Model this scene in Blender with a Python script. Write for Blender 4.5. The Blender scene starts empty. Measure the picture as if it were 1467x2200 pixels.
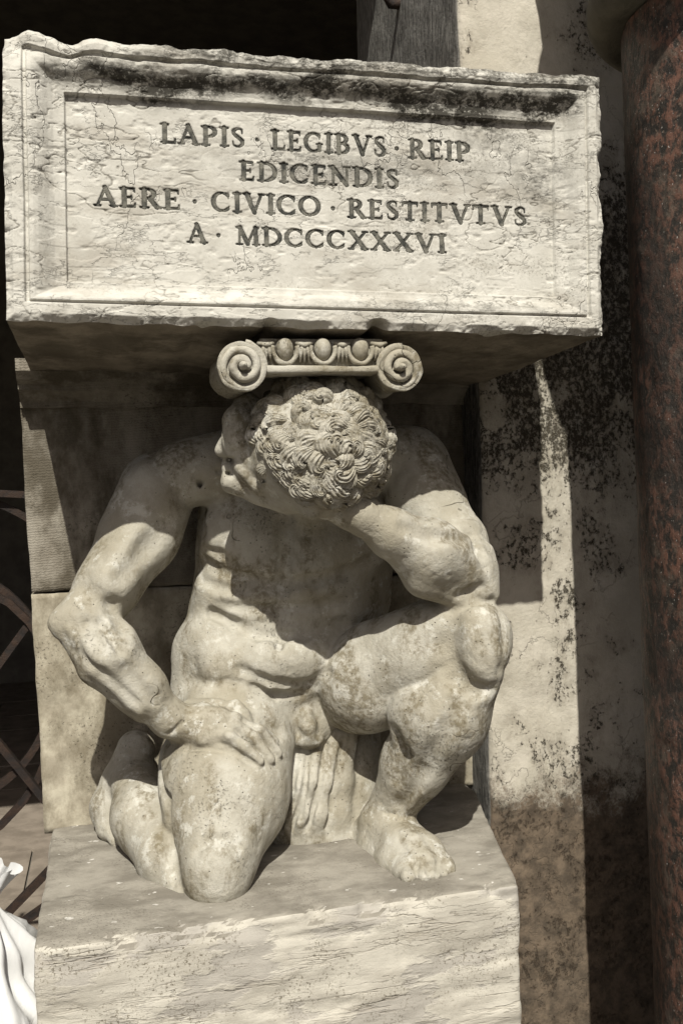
import bpy, math, random
import numpy as np
from mathutils import Matrix, Vector

sc = bpy.context.scene
# ------------------------------------------------------------------ camera (fitted to the photograph's vanishing lines)
ZO = 1.85                                   # the block's lower front edge is 1.85 m above the paving
F, YAW, PITCH, ROLL = 2087.7, 0.2372, -0.0272, -0.0311
CAM = np.array([0.1321, -1.5639, -0.2624 + ZO])
CX, CY = 733.5, 1100.0
_cy, _sy, _cp, _sp = math.cos(YAW), math.sin(YAW), math.cos(PITCH), math.sin(PITCH)
FW = np.array([_sy*_cp, _cy*_cp, _sp]); _r = np.array([_cy, -_sy, 0.0]); _u = np.cross(_r, FW)
RT = math.cos(ROLL)*_r + math.sin(ROLL)*_u
UP = -math.sin(ROLL)*_r + math.cos(ROLL)*_u
cam = bpy.data.cameras.new('camera'); camo = bpy.data.objects.new('camera', cam)
sc.collection.objects.link(camo)
cam.sensor_fit = 'HORIZONTAL'; cam.sensor_width = 36.0; cam.lens = F/1467*36.0
cam.clip_start = 0.05; cam.clip_end = 500
camo.matrix_world = Matrix(((RT[0], UP[0], -FW[0], CAM[0]), (RT[1], UP[1], -FW[1], CAM[1]), (RT[2], UP[2], -FW[2], CAM[2]), (0, 0, 0, 1)))
sc.camera = camo
# ------------------------------------------------------------------ sky and sun
SUN = Vector((0.16, 0.85, -1.0)).normalized()          # direction the light travels
w = bpy.data.worlds.new('World'); sc.world = w; w.use_nodes = True
wn = w.node_tree.nodes; sky = wn.new('ShaderNodeTexSky'); sky.sky_type = 'NISHITA'; sky.sun_disc = False
sky.sun_elevation = math.asin(-SUN.z); sky.sun_rotation = math.radians(190)
sky.air_density = 0.7; sky.dust_density = 5.0; sky.ozone_density = 1.0
w.node_tree.links.new(sky.outputs[0], wn['Background'].inputs[0]); wn['Background'].inputs[1].default_value = 0.05
sl = bpy.data.lights.new('sun', 'SUN'); sl.energy = 5.0; sl.angle = math.radians(0.53); sl.color = (1.0, 0.97, 0.875)
so = bpy.data.objects.new('sun', sl); sc.collection.objects.link(so); so.location = (0, -3, 6)
so.rotation_euler = SUN.to_track_quat('-Z', 'Y').to_euler()
vs = sc.view_settings; vs.view_transform = 'Standard'; vs.look = 'None'; vs.gamma = 1.0; vs.exposure = 0.36
vs.use_curve_mapping = False
sc.cycles.use_denoising = True
rng = np.random.default_rng(7); random.seed(7)
COL = sc.collection

# ------------------------------------------------------------------ helpers
def U(px, py, Y):
    """photograph pixel -> point on the plane at depth Y"""
    d = FW*F + RT*(px-CX) - UP*(py-CY)
    return CAM + d*((Y-CAM[1])/d[1])
def UZ(px, py, Z):
    d = FW*F + RT*(px-CX) - UP*(py-CY)
    return CAM + d*((Z-CAM[2])/d[2])
def mpp(p):                                  # metres per photograph pixel at a point
    return float(np.dot(np.asarray(p)-CAM, FW))/F
def mesh(name, V, Fc, mat, parent=None, smooth=True):
    me = bpy.data.meshes.new(name); V = np.asarray(V, dtype=np.float32)
    if isinstance(Fc, np.ndarray):
        n = Fc.shape[1]; me.vertices.add(len(V)); me.vertices.foreach_set('co', V.ravel())
        me.loops.add(Fc.size); me.loops.foreach_set('vertex_index', Fc.astype(np.int32).ravel())
        me.polygons.add(len(Fc)); me.polygons.foreach_set('loop_start', np.arange(0, Fc.size, n, dtype=np.int32))
        me.polygons.foreach_set('loop_total', np.full(len(Fc), n, dtype=np.int32))
        me.update(calc_edges=True); me.validate()
    else:
        me.from_pydata(V.tolist(), [], Fc)
    if smooth: me.polygons.foreach_set('use_smooth', np.ones(len(me.polygons), dtype=bool))
    if mat: me.materials.append(mat)
    o = bpy.data.objects.new(name, me); COL.objects.link(o); o.parent = parent
    return o
def empty(name, label, cat, loc=(0, 0, 0)):
    o = bpy.data.objects.new(name, None); COL.objects.link(o); o.empty_display_size = .1
    o['label'] = label; o['category'] = cat
    return o
def tag(o, label=None, cat=None, kind=None, group=None):
    if label: o['label'] = label
    if cat: o['category'] = cat
    if kind: o['kind'] = kind
    if group: o['group'] = group
    return o
def vnoise(P, scale, seed=0):
    """value noise in -1..1 at points P"""
    Q = np.asarray(P, dtype=np.float64)*scale + seed*17.13
    I = np.floor(Q).astype(np.int64); f = Q-I; f = f*f*(3-2*f); out = 0
    def h(a):
        n = (a[:, 0]*374761393 + a[:, 1]*668265263 + a[:, 2]*2147483647 + seed*1274126177) & 0xffffffff
        n = ((n ^ (n >> 13))*1274126177) & 0xffffffff
        return ((n ^ (n >> 16)) & 0xffff)/32767.5-1
    for dx in (0, 1):
        for dy in (0, 1):
            for dz in (0, 1):
                wgt = (f[:, 0] if dx else 1-f[:, 0])*(f[:, 1] if dy else 1-f[:, 1])*(f[:, 2] if dz else 1-f[:, 2])
                out = out + wgt*h(I+np.array([dx, dy, dz]))
    return out
def fbm(P, scale, octv=4, seed=0, gain=.5):
    a, s, o = 1.0, scale, 0
    for i in range(octv):
        o = o + a*vnoise(P, s, seed+i); a *= gain; s *= 2.03
    return o
def smooth01(x, a, b):
    t = np.clip((x-a)/(b-a), 0, 1); return t*t*(3-2*t)

# ------------------------------------------------------------------ materials
class NB:
    def __init__(s, name):
        s.m = bpy.data.materials.new(name); s.m.use_nodes = True; s.nt = s.m.node_tree
        s.b = s.nt.nodes['Principled BSDF']; s.tc = s.nt.nodes.new('ShaderNodeTexCoord').outputs['Object']
    def new(s, t): return s.nt.nodes.new(t)
    def set(s, sock, v):
        if hasattr(v, 'is_output') or isinstance(v, bpy.types.NodeSocket): s.nt.links.new(v, sock)
        else: sock.default_value = v
    def mapv(s, scale=(1, 1, 1), rot=(0, 0, 0), loc=(0, 0, 0), vec=None):
        n = s.new('ShaderNodeMapping'); s.set(n.inputs[0], vec or s.tc)
        n.inputs['Scale'].default_value = scale; n.inputs['Rotation'].default_value = rot; n.inputs['Location'].default_value = loc
        return n.outputs[0]
    def noise(s, scale, detail=5, rough=.55, vec=None, dist=0.0):
        n = s.new('ShaderNodeTexNoise'); s.set(n.inputs['Vector'], vec or s.tc)
        n.inputs['Scale'].default_value = scale; n.inputs['Detail'].default_value = detail
        n.inputs['Roughness'].default_value = rough; n.inputs['Distortion'].default_value = dist
        return n.outputs[0]
    def vor(s, scale, feature='F1', vec=None):
        n = s.new('ShaderNodeTexVoronoi'); s.set(n.inputs['Vector'], vec or s.tc); n.feature = feature
        n.inputs['Scale'].default_value = scale
        return n.outputs[0]
    def rng(s, v, a, b, c=0.0, d=1.0, smooth=True):
        n = s.new('ShaderNodeMapRange'); s.set(n.inputs[0], v); n.interpolation_type = 'SMOOTHSTEP' if smooth else 'LINEAR'
        for i, x in zip((1, 2, 3, 4), (a, b, c, d)): n.inputs[i].default_value = x
        return n.outputs[0]
    def math(s, op, a, b=0.0):
        n = s.new('ShaderNodeMath'); n.operation = op; s.set(n.inputs[0], a); s.set(n.inputs[1], b); return n.outputs[0]
    def mix(s, f, a, b, mode='MIX'):
        n = s.new('ShaderNodeMix'); n.data_type = 'RGBA'; n.blend_type = mode; s.set(n.inputs[0], f)
        for i, v in ((6, a), (7, b)):
            if isinstance(v, tuple): v = tuple(v)+(1.0,) if len(v) == 3 else v
            s.set(n.inputs[i], v)
        return n.outputs[2]
    def sep(s, v=None):
        n = s.new('ShaderNodeSeparateXYZ'); s.set(n.inputs[0], v or s.tc); return n.outputs
    def attr(s, name):
        n = s.new('ShaderNodeAttribute'); n.attribute_name = name; return n.outputs['Fac']
    def veins(s, scale, width, stretch=(1, 1, 1), rot=(0, 0, 0), detail=5, rough=.6, loc=(0, 0, 0), level=.5):
        """thin lines along the level set of a noise"""
        v = s.noise(scale, detail, rough, s.mapv(stretch, rot, loc))
        return s.rng(s.math('ABSOLUTE', s.math('SUBTRACT', v, level)), 0, width, 1, 0)
    def bump(s, h, dist, strength=1.0, normal=None):
        n = s.new('ShaderNodeBump'); s.set(n.inputs['Height'], h); n.inputs['Distance'].default_value = dist
        n.inputs['Strength'].default_value = strength
        if normal: s.set(n.inputs['Normal'], normal)
        return n.outputs[0]
    def out(s, col, rough=.85, normal=None, spec=.25):
        s.set(s.b.inputs['Base Color'], col if not isinstance(col, tuple) else tuple(col)+(1.0,))
        s.set(s.b.inputs['Roughness'], rough); s.b.inputs['Specular IOR Level'].default_value = spec
        if normal: s.set(s.b.inputs['Normal'], normal)
        return s.m

def m_statue(hair=False):
    n = NB('carved_hair_marble' if hair else 'weathered_marble')
    mid = n.noise(17, 6, .65); fine = n.noise(90, 6, .7); spk = n.noise(230, 5, .78)
    c = n.mix(n.rng(mid, .35, .68), (.50, .475, .42), (.37, .345, .29))
    c = n.mix(n.math('MULTIPLY', n.rng(n.noise(6, 6, .6, n.mapv(loc=(4, 4, 1))), .45, .62), .6), c, (.31, .275, .205))
    streak = n.noise(8, 7, .66, n.mapv((1.6, 1.6, .75)))
    pat = n.math('MULTIPLY', n.rng(streak, .485, .60), n.rng(fine, .36, .60))
    if hair: pat = n.math('MAXIMUM', pat, n.math('MULTIPLY', n.rng(n.noise(75, 6, .75, n.mapv((.6, 1, 1.6))), .50, .60), .9))
    c = n.mix(n.math('MULTIPLY', pat, .78), c, (.165, .135, .082))                    # brown patina patches
    wh = n.rng(n.noise(26, 7, .72, n.mapv(loc=(3, 1, 2))), .54, .66)
    c = n.mix(n.math('MULTIPLY', wh, .85), c, (.60, .58, .53))
    patch = n.rng(n.noise(5, 6, .7, n.mapv(loc=(5, 3, 9))), .50, .68)
    dots = n.math('MULTIPLY', n.math('MULTIPLY', n.rng(spk, .56, .64), patch), .75)
    c = n.mix(n.math('MULTIPLY', dots, .85), c, (.06, .05, .034))                     # black speckle in patches
    pits = n.rng(n.vor(120), .05, .18, 1, 0)
    pits = n.math('MULTIPLY', pits, n.rng(n.noise(38, 3, .5), .53, .60))
    c = n.mix(n.math('MULTIPLY', pits, .85), c, (.05, .042, .03))
    cr = n.math('MULTIPLY', n.veins(5, .0032, detail=3, rough=.5), n.rng(n.noise(4, 2, .5, n.mapv(loc=(8, 8, 1))), .56, .62))
    c = n.mix(n.math('MULTIPLY', cr, .75), c, (.09, .072, .045))
    h = n.math('ADD', n.math('MULTIPLY', mid, .5), n.math('MULTIPLY', fine, .40))
    h = n.math('SUBTRACT', h, n.math('MULTIPLY', n.math('ADD', n.math('ADD', pits, dots), cr), .4))
    h = n.math('ADD', h, n.math('MULTIPLY', spk, .18))
    c = n.mix(1.0, c, (.785, .785, .765), 'MULTIPLY')
    return n.out(c, .75, n.bump(h, .0065, 1.0), .2)

def m_block():
    n = NB('inscribed_limestone')
    x = n.sep()
    big = n.noise(4, 5, .6); mid = n.noise(22, 6, .65); fine = n.noise(150, 5, .7)
    c = n.mix(n.rng(mid, .3, .7), (.49, .475, .432), (.40, .385, .345))
    c = n.mix(n.rng(n.noise(6, 6, .68, n.mapv((1, 1, 2.2), loc=(1, 5, 3))), .48, .66), c, (.345, .325, .285))
    v1 = n.veins(5, .006, (1, 1, 3.0), (0, .09, 0), 6, .62)
    v2 = n.veins(8, .005, (1, 1, 2.6), (0, -.12, 0), 6, .62, (4, 2, 7))
    v3 = n.veins(4.5, .006, (1.7, 1, 1.0), (0, .7, 0), 5, .6, (9, 2, 2))
    brk = n.rng(n.noise(12, 4, .6, n.mapv(loc=(2, 9, 4))), .44, .56)
    vv = n.math('MAXIMUM', n.math('MULTIPLY', n.math('MAXIMUM', v1, v2), brk), n.math('MULTIPLY', v3, n.rng(big, .50, .56)))
    c = n.mix(n.math('MULTIPLY', vv, .16), c, (.17, .152, .122))
    ck = n.attr('crack'); c = n.mix(n.math('MULTIPLY', ck, .62), c, (.085, .073, .055))
    gr = n.math('MULTIPLY', n.rng(n.noise(200, 5, .8), .51, .62), n.rng(n.noise(7, 6, .7, n.mapv((1, 1, 2), loc=(3, 3, 3))), .44, .64))
    gx = n.rng(x[0], .25, .8, .55, 1.0); c = n.mix(n.math('MULTIPLY', n.math('MULTIPLY', gr, gx), .85), c, (.12, .11, .09))
    d = n.attr('crust')                                                       # black crust along the upper moulding
    dn = n.math('MULTIPLY', d, n.math('MULTIPLY', n.rng(n.noise(30, 8, .78, n.mapv((1, 1, 1.4))), .34, .58), n.rng(n.noise(170, 4, .7), .25, .5)))
    c = n.mix(n.math('MINIMUM', n.math('MULTIPLY', dn, 1.5), .95), c, (.030, .027, .021))
    h = n.math('SUBTRACT', n.math('ADD', n.math('MULTIPLY', mid, .4), n.math('MULTIPLY', fine, .22)), n.math('MULTIPLY', vv, .55))
    return n.out(c, .88, n.bump(h, .004, .85), .2)

def m_rough(name, a, b, dark, stretch=(1, 1, 2.4), amt=.5, tool=0.0, speck=.4):
    n = NB(name)
    mid = n.noise(14, 6, .65, n.mapv(stretch)); fine = n.noise(110, 5, .7); big = n.noise(3.5, 5, .6)
    c = n.mix(n.rng(mid, .36, .66), a, b)
    c = n.mix(n.math('MULTIPLY', n.rng(n.noise(6, 7, .7, n.mapv((1, 1, .6), loc=(2, 2, 5))), .42, .60), amt), c, dark)
    sp = n.math('MULTIPLY', n.rng(n.noise(170, 4, .75), .55, .63), n.rng(n.noise(8, 5, .6, n.mapv(loc=(7, 7, 7))), .46, .62))
    c = n.mix(n.math('MULTIPLY', sp, speck), c, (.05, .043, .03))
    h = n.math('ADD', n.math('MULTIPLY', mid, .5), n.math('MULTIPLY', fine, .3))
    if tool:
        wv = n.new('ShaderNodeTexWave'); wv.bands_direction = 'Z'; n.set(wv.inputs[0], n.mapv((1, 1, 1), (0, .05, 0)))
        wv.inputs['Scale'].default_value = 55; wv.inputs['Distortion'].default_value = 6; wv.inputs['Detail'].default_value = 3
        wv.inputs['Detail Scale'].default_value = 3
        h = n.math('ADD', h, n.math('MULTIPLY', wv.outputs['Fac'] if 'Fac' in wv.outputs else wv.outputs[1], tool))
    return n.out(c, .92, n.bump(h, .005, .8), .15)

def m_plinth():
    n = NB('layered_plinth_stone')
    x = n.sep()
    mid = n.noise(10, 6, .65, n.mapv((.6, 1, 2.6), (0, -.08, 0))); fine = n.noise(120, 5, .7)
    c = n.mix(n.rng(mid, .38, .62), (.44, .415, .36), (.335, .312, .268))
    g = n.rng(n.noise(5, 7, .6, n.mapv((.8, 1, 2.2), (0, -.1, 0), (3, 1, 1))), .53, .57)
    c = n.mix(n.math('MULTIPLY', g, .85), c, (.30, .28, .25))                                    # flaked grey patches
    va = n.veins(2.4, .010, (.40, 1, 3.4), (0, -.08, 0), 6, .58); vb = n.veins(4.0, .008, (.45, 1, 3.0), (0, -.08, 0), 7, .6, (4, 1, 3))
    v = n.math('MULTIPLY', n.math('MAXIMUM', va, vb), n.rng(n.noise(7, 4, .6, n.mapv((.6, 1, 1), loc=(1, 6, 6))), .40, .60))
    c = n.mix(n.math('MULTIPLY', v, .28), c, (.18, .15, .11))
    sp = n.math('MULTIPLY', n.rng(n.noise(210, 4, .75), .54, .62), n.rng(n.noise(7, 6, .7, n.mapv((1, 1, 1.6), loc=(7, 3, 7))), .44, .58))
    c = n.mix(n.math('MULTIPLY', sp, .8), c, (.09, .075, .05))
    # the trodden upper surface is a darker, greyer skin
    geo = n.new('ShaderNodeNewGeometry'); nz = n.sep(geo.outputs['True Normal'])[2]
    top = n.rng(nz, .55, .8)
    tn = n.noise(9, 7, .68, n.mapv((.8, 1.2, 1), loc=(3, 0, 0)))
    tcol = n.mix(n.rng(tn, .38, .64), (.165, .150, .125), (.275, .255, .217))
    wf = n.math('MULTIPLY', n.rng(n.noise(42, 3, .55, n.mapv((.7, 1.5, 1), loc=(8, 2, 0))), .67, .70), .75)
    tcol = n.mix(wf, tcol, (.58, .56, .52))
    tcol = n.mix(n.math('MULTIPLY', sp, .6), tcol, (.07, .06, .045)); c = n.mix(top, c, tcol); v = n.math('MULTIPLY', v, n.rng(nz, .8, .5))
    h = n.math('SUBTRACT', n.math('ADD', n.math('MULTIPLY', mid, .6), n.math('MULTIPLY', fine, .22)), n.math('MULTIPLY', n.math('ADD', n.math('MULTIPLY', v, .5), n.math('MULTIPLY', g, .4)), .5))
    return n.out(c, .88, n.bump(h, .006, .8), .2)

def m_wall():
    n = NB('stained_plaster')
    s = n.sep(); x, y, z = s[0], s[1], s[2]
    mid = n.noise(9, 6, .65); fine = n.noise(75, 6, .72)
    c = n.mix(n.rng(mid, .35, .66), (.47, .435, .37), (.385, .355, .295))
    c = n.mix(n.math('MULTIPLY', n.rng(n.noise(3, 5, .6, n.mapv(loc=(4, 0, 2))), .5, .62), .5), c, (.37, .335, .275))
    wob = n.noise(10, 7, .70, n.mapv(loc=(3, 3, 3)))
    zz = n.math('ADD', z, n.math('MULTIPLY', n.math('SUBTRACT', wob, .5), .42))
    f = n.noise(95, 9, .82, n.mapv((1, 1, .8)))                                     # fine granular mould
    g = n.noise(16, 6, .7, n.mapv(loc=(1, 4, 4)))
    upper = n.math('MULTIPLY', n.math('MULTIPLY', n.rng(zz, 1.44, 1.70), n.rng(zz, 2.42, 2.2)), n.rng(n.noise(5, 5, .6, n.mapv(loc=(2.2, 0, 1.35))), .26, .46))
    dx_ = n.math('DIVIDE', n.math('SUBTRACT', x, 1.13), .07); dz_ = n.math('DIVIDE', n.math('SUBTRACT', z, 1.33), .10)
    r2 = n.math('ADD', n.math('MULTIPLY', dx_, dx_), n.math('MULTIPLY', dz_, dz_))
    midp = n.math('MULTIPLY', n.rng(r2, .2, 1.6, 1, 0), n.rng(g, .42, .62))
    low = n.math('MULTIPLY', n.rng(zz, 1.16, .86), n.rng(g, .40, .60))
    oth = n.math('MULTIPLY', n.rng(n.noise(7, 5, .65, n.mapv(loc=(6, 1, 2))), .44, .62), .72)
    dens = n.math('MAXIMUM', n.math('MAXIMUM', upper, n.math('MULTIPLY', midp, .85)), n.math('MAXIMUM', n.math('MULTIPLY', low, .72), oth))
    thr = n.math('SUBTRACT', .68, n.math('MULTIPLY', dens, .205))
    mould = n.rng(n.math('SUBTRACT', f, thr), -.02, .045)
    c = n.mix(n.math('MULTIPLY', n.math('MULTIPLY', dens, .55), n.rng(n.noise(40, 7, .75, n.mapv((1, 1, .5))), .35, .6)), c, (.13, .108, .075))
    c = n.mix(n.math('MULTIPLY', mould, .92), c, (.036, .029, .019))
    edge = n.math('ADD', zz, n.math('MULTIPLY', n.math('SUBTRACT', f, .5), .34))
    damp = n.rng(edge, .83, .95, 1, 0)                                                # brown rising damp
    dc = n.mix(n.rng(n.noise(26, 7, .72), .35, .68), (.050, .037, .026), (.135, .100, .070))
    c = n.mix(n.math('MULTIPLY', damp, .95), c, dc)
    cr = n.math('MULTIPLY', n.veins(7, .006, detail=6), n.rng(n.noise(5, 2, .5, n.mapv(loc=(1, 1, 8))), .5, .58))
    c = n.mix(n.math('MULTIPLY', cr, .12), c, (.2, .17, .13))
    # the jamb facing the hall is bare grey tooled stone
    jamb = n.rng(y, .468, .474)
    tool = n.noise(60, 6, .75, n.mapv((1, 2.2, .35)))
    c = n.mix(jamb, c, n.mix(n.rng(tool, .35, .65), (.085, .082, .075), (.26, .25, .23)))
    h = n.math('ADD', n.math('MULTIPLY', mid, .6), n.math('MULTIPLY', fine, .30)); h = n.math('SUBTRACT', h, n.math('MULTIPLY', n.math('ADD', mould, cr), .18))
    return n.out(c, .93, n.bump(h, .009, .95), .15)

def m_granite():
    n = NB('red_granite')
    v = n.noise(55, 7, .72, n.mapv((1, 1, .75))); big = n.noise(5, 6, .68, n.mapv((1, 1, .6)))
    c = n.mix(n.rng(v, .44, .60), (.028, .025, .022), (.155, .080, .058))
    c = n.mix(n.math('MULTIPLY', n.rng(n.noise(24, 6, .7, n.mapv(loc=(2, 5, 3))), .50, .66), .8), c, (.12, .095, .075))
    c = n.mix(n.rng(n.noise(110, 3, .6, n.mapv(loc=(3, 3, 3))), .60, .66), c, (.13, .095, .075))
    c = n.mix(n.rng(n.noise(190, 2, .5), .70, .73), c, (.42, .40, .37))
    c = n.mix(n.math('MULTIPLY', n.rng(big, .44, .66), .70), c, (.026, .022, .019))
    return n.out(c, n.rng(big, .3, .7, .38, .7), n.bump(n.math('ADD', v, n.noise(14, 6, .65)), .008, .7), .35)

def m_simple(name, a, b, scale=12, rough=.8, bump=.003, spec=.25, metal=0.0):
    n = NB(name); v = n.noise(scale, 6, .65)
    c = n.mix(n.rng(v, .35, .65), a, b); n.b.inputs['Metallic'].default_value = metal
    return n.out(c, rough, n.bump(n.math('ADD', v, n.math('MULTIPLY', n.noise(scale*7, 4, .7), .4)), bump, .8), spec)

M_STATUE = m_statue(); M_HAIR = m_statue(True); M_BLOCK = m_block(); M_PLINTH = m_plinth(); M_WALL = m_wall(); M_GRANITE = m_granite()
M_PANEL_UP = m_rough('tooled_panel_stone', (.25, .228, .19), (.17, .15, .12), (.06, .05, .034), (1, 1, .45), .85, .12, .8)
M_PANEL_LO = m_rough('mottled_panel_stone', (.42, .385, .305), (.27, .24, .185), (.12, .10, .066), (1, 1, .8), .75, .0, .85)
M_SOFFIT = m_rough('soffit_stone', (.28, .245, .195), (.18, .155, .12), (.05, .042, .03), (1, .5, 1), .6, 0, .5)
M_INK = m_simple('black_letter_paint', (.028, .029, .026), (.15, .143, .12), 55, .85, .004)
M_IRON = m_simple('rusty_iron', (.012, .009, .008), (.030, .017, .011), 40, .75, .004, .3)
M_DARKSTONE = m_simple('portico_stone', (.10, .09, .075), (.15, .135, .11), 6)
M_PAVE = m_simple('worn_paving_stone', (.15, .125, .10), (.22, .185, .15), 9, .8)
M_GROUND = m_simple('street_paving', (.10, .09, .075), (.14, .125, .105), 3, .85)
M_CAPSTONE = m_simple('capital_stone', (.075, .07, .055), (.13, .12, .095), 9, .85, .008)
def m_bag():
    n = NB('white_plastic_film'); n.b.inputs['Roughness'].default_value = .35
    n.b.inputs['Subsurface Weight'].default_value = .15; n.b.inputs['Subsurface Radius'].default_value = (.02, .02, .02)
    h = n.noise(14, 4, .5, n.mapv((1, 1, .5)), .6)
    return n.out((.47, .47, .465), .40, n.bump(h, .01, .6), .45)
M_BAG = m_bag()

# ------------------------------------------------------------------ generic shapes
def grid_faces(nu, nv, base=0, flip=False):
    i, j = np.meshgrid(np.arange(nu-1), np.arange(nv-1), indexing='ij')
    a = base+i*nv+j; f = np.stack([a, a+nv, a+nv+1, a+1], -1).reshape(-1, 4)
    return f[:, ::-1] if flip else f
def revolve(profile, c, axis='Z', n=64):
    """profile [(radius, height)] turned round a vertical (Z) or depth (Y) axis through c"""
    pr = np.array(profile); k = len(pr); a = np.linspace(0, 2*np.pi, n, endpoint=False)
    V = np.zeros((n, k, 3)); V[..., 0] = np.cos(a)[:, None]*pr[:, 0]; V[..., 1] = np.sin(a)[:, None]*pr[:, 0]; V[..., 2] = pr[:, 1]
    if axis == 'Y': V = V[..., [0, 2, 1]]
    V = V.reshape(-1, 3)+np.array(c)
    i, j = np.meshgrid(np.arange(n), np.arange(k-1), indexing='ij'); i2 = (i+1) % n
    f = np.stack([i*k+j, i2*k+j, i2*k+j+1, i*k+j+1], -1).reshape(-1, 4)
    return V, f if axis == 'Z' else f[:, ::-1]
def tube(pts, rad, n=10, flat=1.0):
    """swept tube through pts with radius list; closed ends"""
    P = np.array(pts, float); m = len(P); rad = np.broadcast_to(np.array(rad, float), (m,))
    T = np.gradient(P, axis=0); T /= np.linalg.norm(T, axis=1)[:, None]+1e-9
    ref = np.array([0, 1., 0]) if abs(T[0][1]) < .9 else np.array([1., 0, 0])
    V = []; a = np.linspace(0, 2*np.pi, n, endpoint=False)
    for k in range(m):
        u = np.cross(T[k], ref); u /= np.linalg.norm(u)+1e-9; v = np.cross(u, T[k])
        V.append(P[k]+rad[k]*(np.cos(a)[:, None]*u+np.sin(a)[:, None]*v*flat))
    V = np.concatenate(V); i, j = np.meshgrid(np.arange(m-1), np.arange(n), indexing='ij'); j2 = (j+1) % n
    f = np.stack([i*n+j, i*n+j2, (i+1)*n+j2, (i+1)*n+j], -1).reshape(-1, 4).tolist()
    f.append(list(range(n))[::-1]); f.append([(m-1)*n+q for q in range(n)])
    return V, f
def rough_box(x0, x1, y0, y1, z0, z1, step=.012, amp=.004, seed=0, rnd=.006, warp=None, aniso=(1, 1, 1)):
    """stone block: gridded box with worn, uneven faces and edges; returns V, quads"""
    nx, ny, nz = [max(2, int(round(abs(b-a)/step))+1) for a, b in ((x0, x1), (y0, y1), (z0, z1))]
    idx = {}; V = []; Q = []
    def face(ax, side):
        dims = [nx, ny, nz]; o = [a for a in range(3) if a != ax]
        A = np.linspace(0, 1, dims[o[0]]); B = np.linspace(0, 1, dims[o[1]])
        G = np.zeros((len(A), len(B), 3)); G[..., o[0]] = A[:, None]; G[..., o[1]] = B[None]; G[..., ax] = side
        base = sum(len(v) for v in V); V.append(G.reshape(-1, 3))
        fl = (side == 1) ^ (ax == 1)
        Q.append(grid_faces(len(A), len(B), base, not fl))
    for ax in range(3):
        for s in (0, 1): face(ax, s)
    G = np.concatenate(V); Q = np.concatenate(Q)
    size = np.array([x1-x0, y1-y0, z1-z0]); P = np.array([x0, y0, z0])+G*size
    c = np.array([x0, y0, z0])+size/2
    # round the edges: pull points within rnd of two or more faces
    d = np.minimum(G, 1-G)*size; inner = np.clip(P, c-size/2+rnd, c+size/2-rnd); dv = P-inner; L = np.linalg.norm(dv, axis=1)
    k = L > 1e-9; P[k] = inner[k]+dv[k]/L[k][:, None]*np.minimum(L[k], rnd)[:, None]
    nrm = np.where(k[:, None], dv/(L[:, None]+1e-9), 0)
    e = fbm(P*np.array(aniso), 9, 4, seed)*amp*.6+np.minimum(fbm(P, 30, 3, seed+9), 0)*amp*.7
    P = P+nrm*e[:, None]
    if warp: P = warp(P)
    # weld by rounding
    key = np.round(P/1e-5).astype(np.int64); _, first, inv = np.unique(key, axis=0, return_index=True, return_inverse=True)
    return P[first], inv.ravel()[Q]

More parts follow.
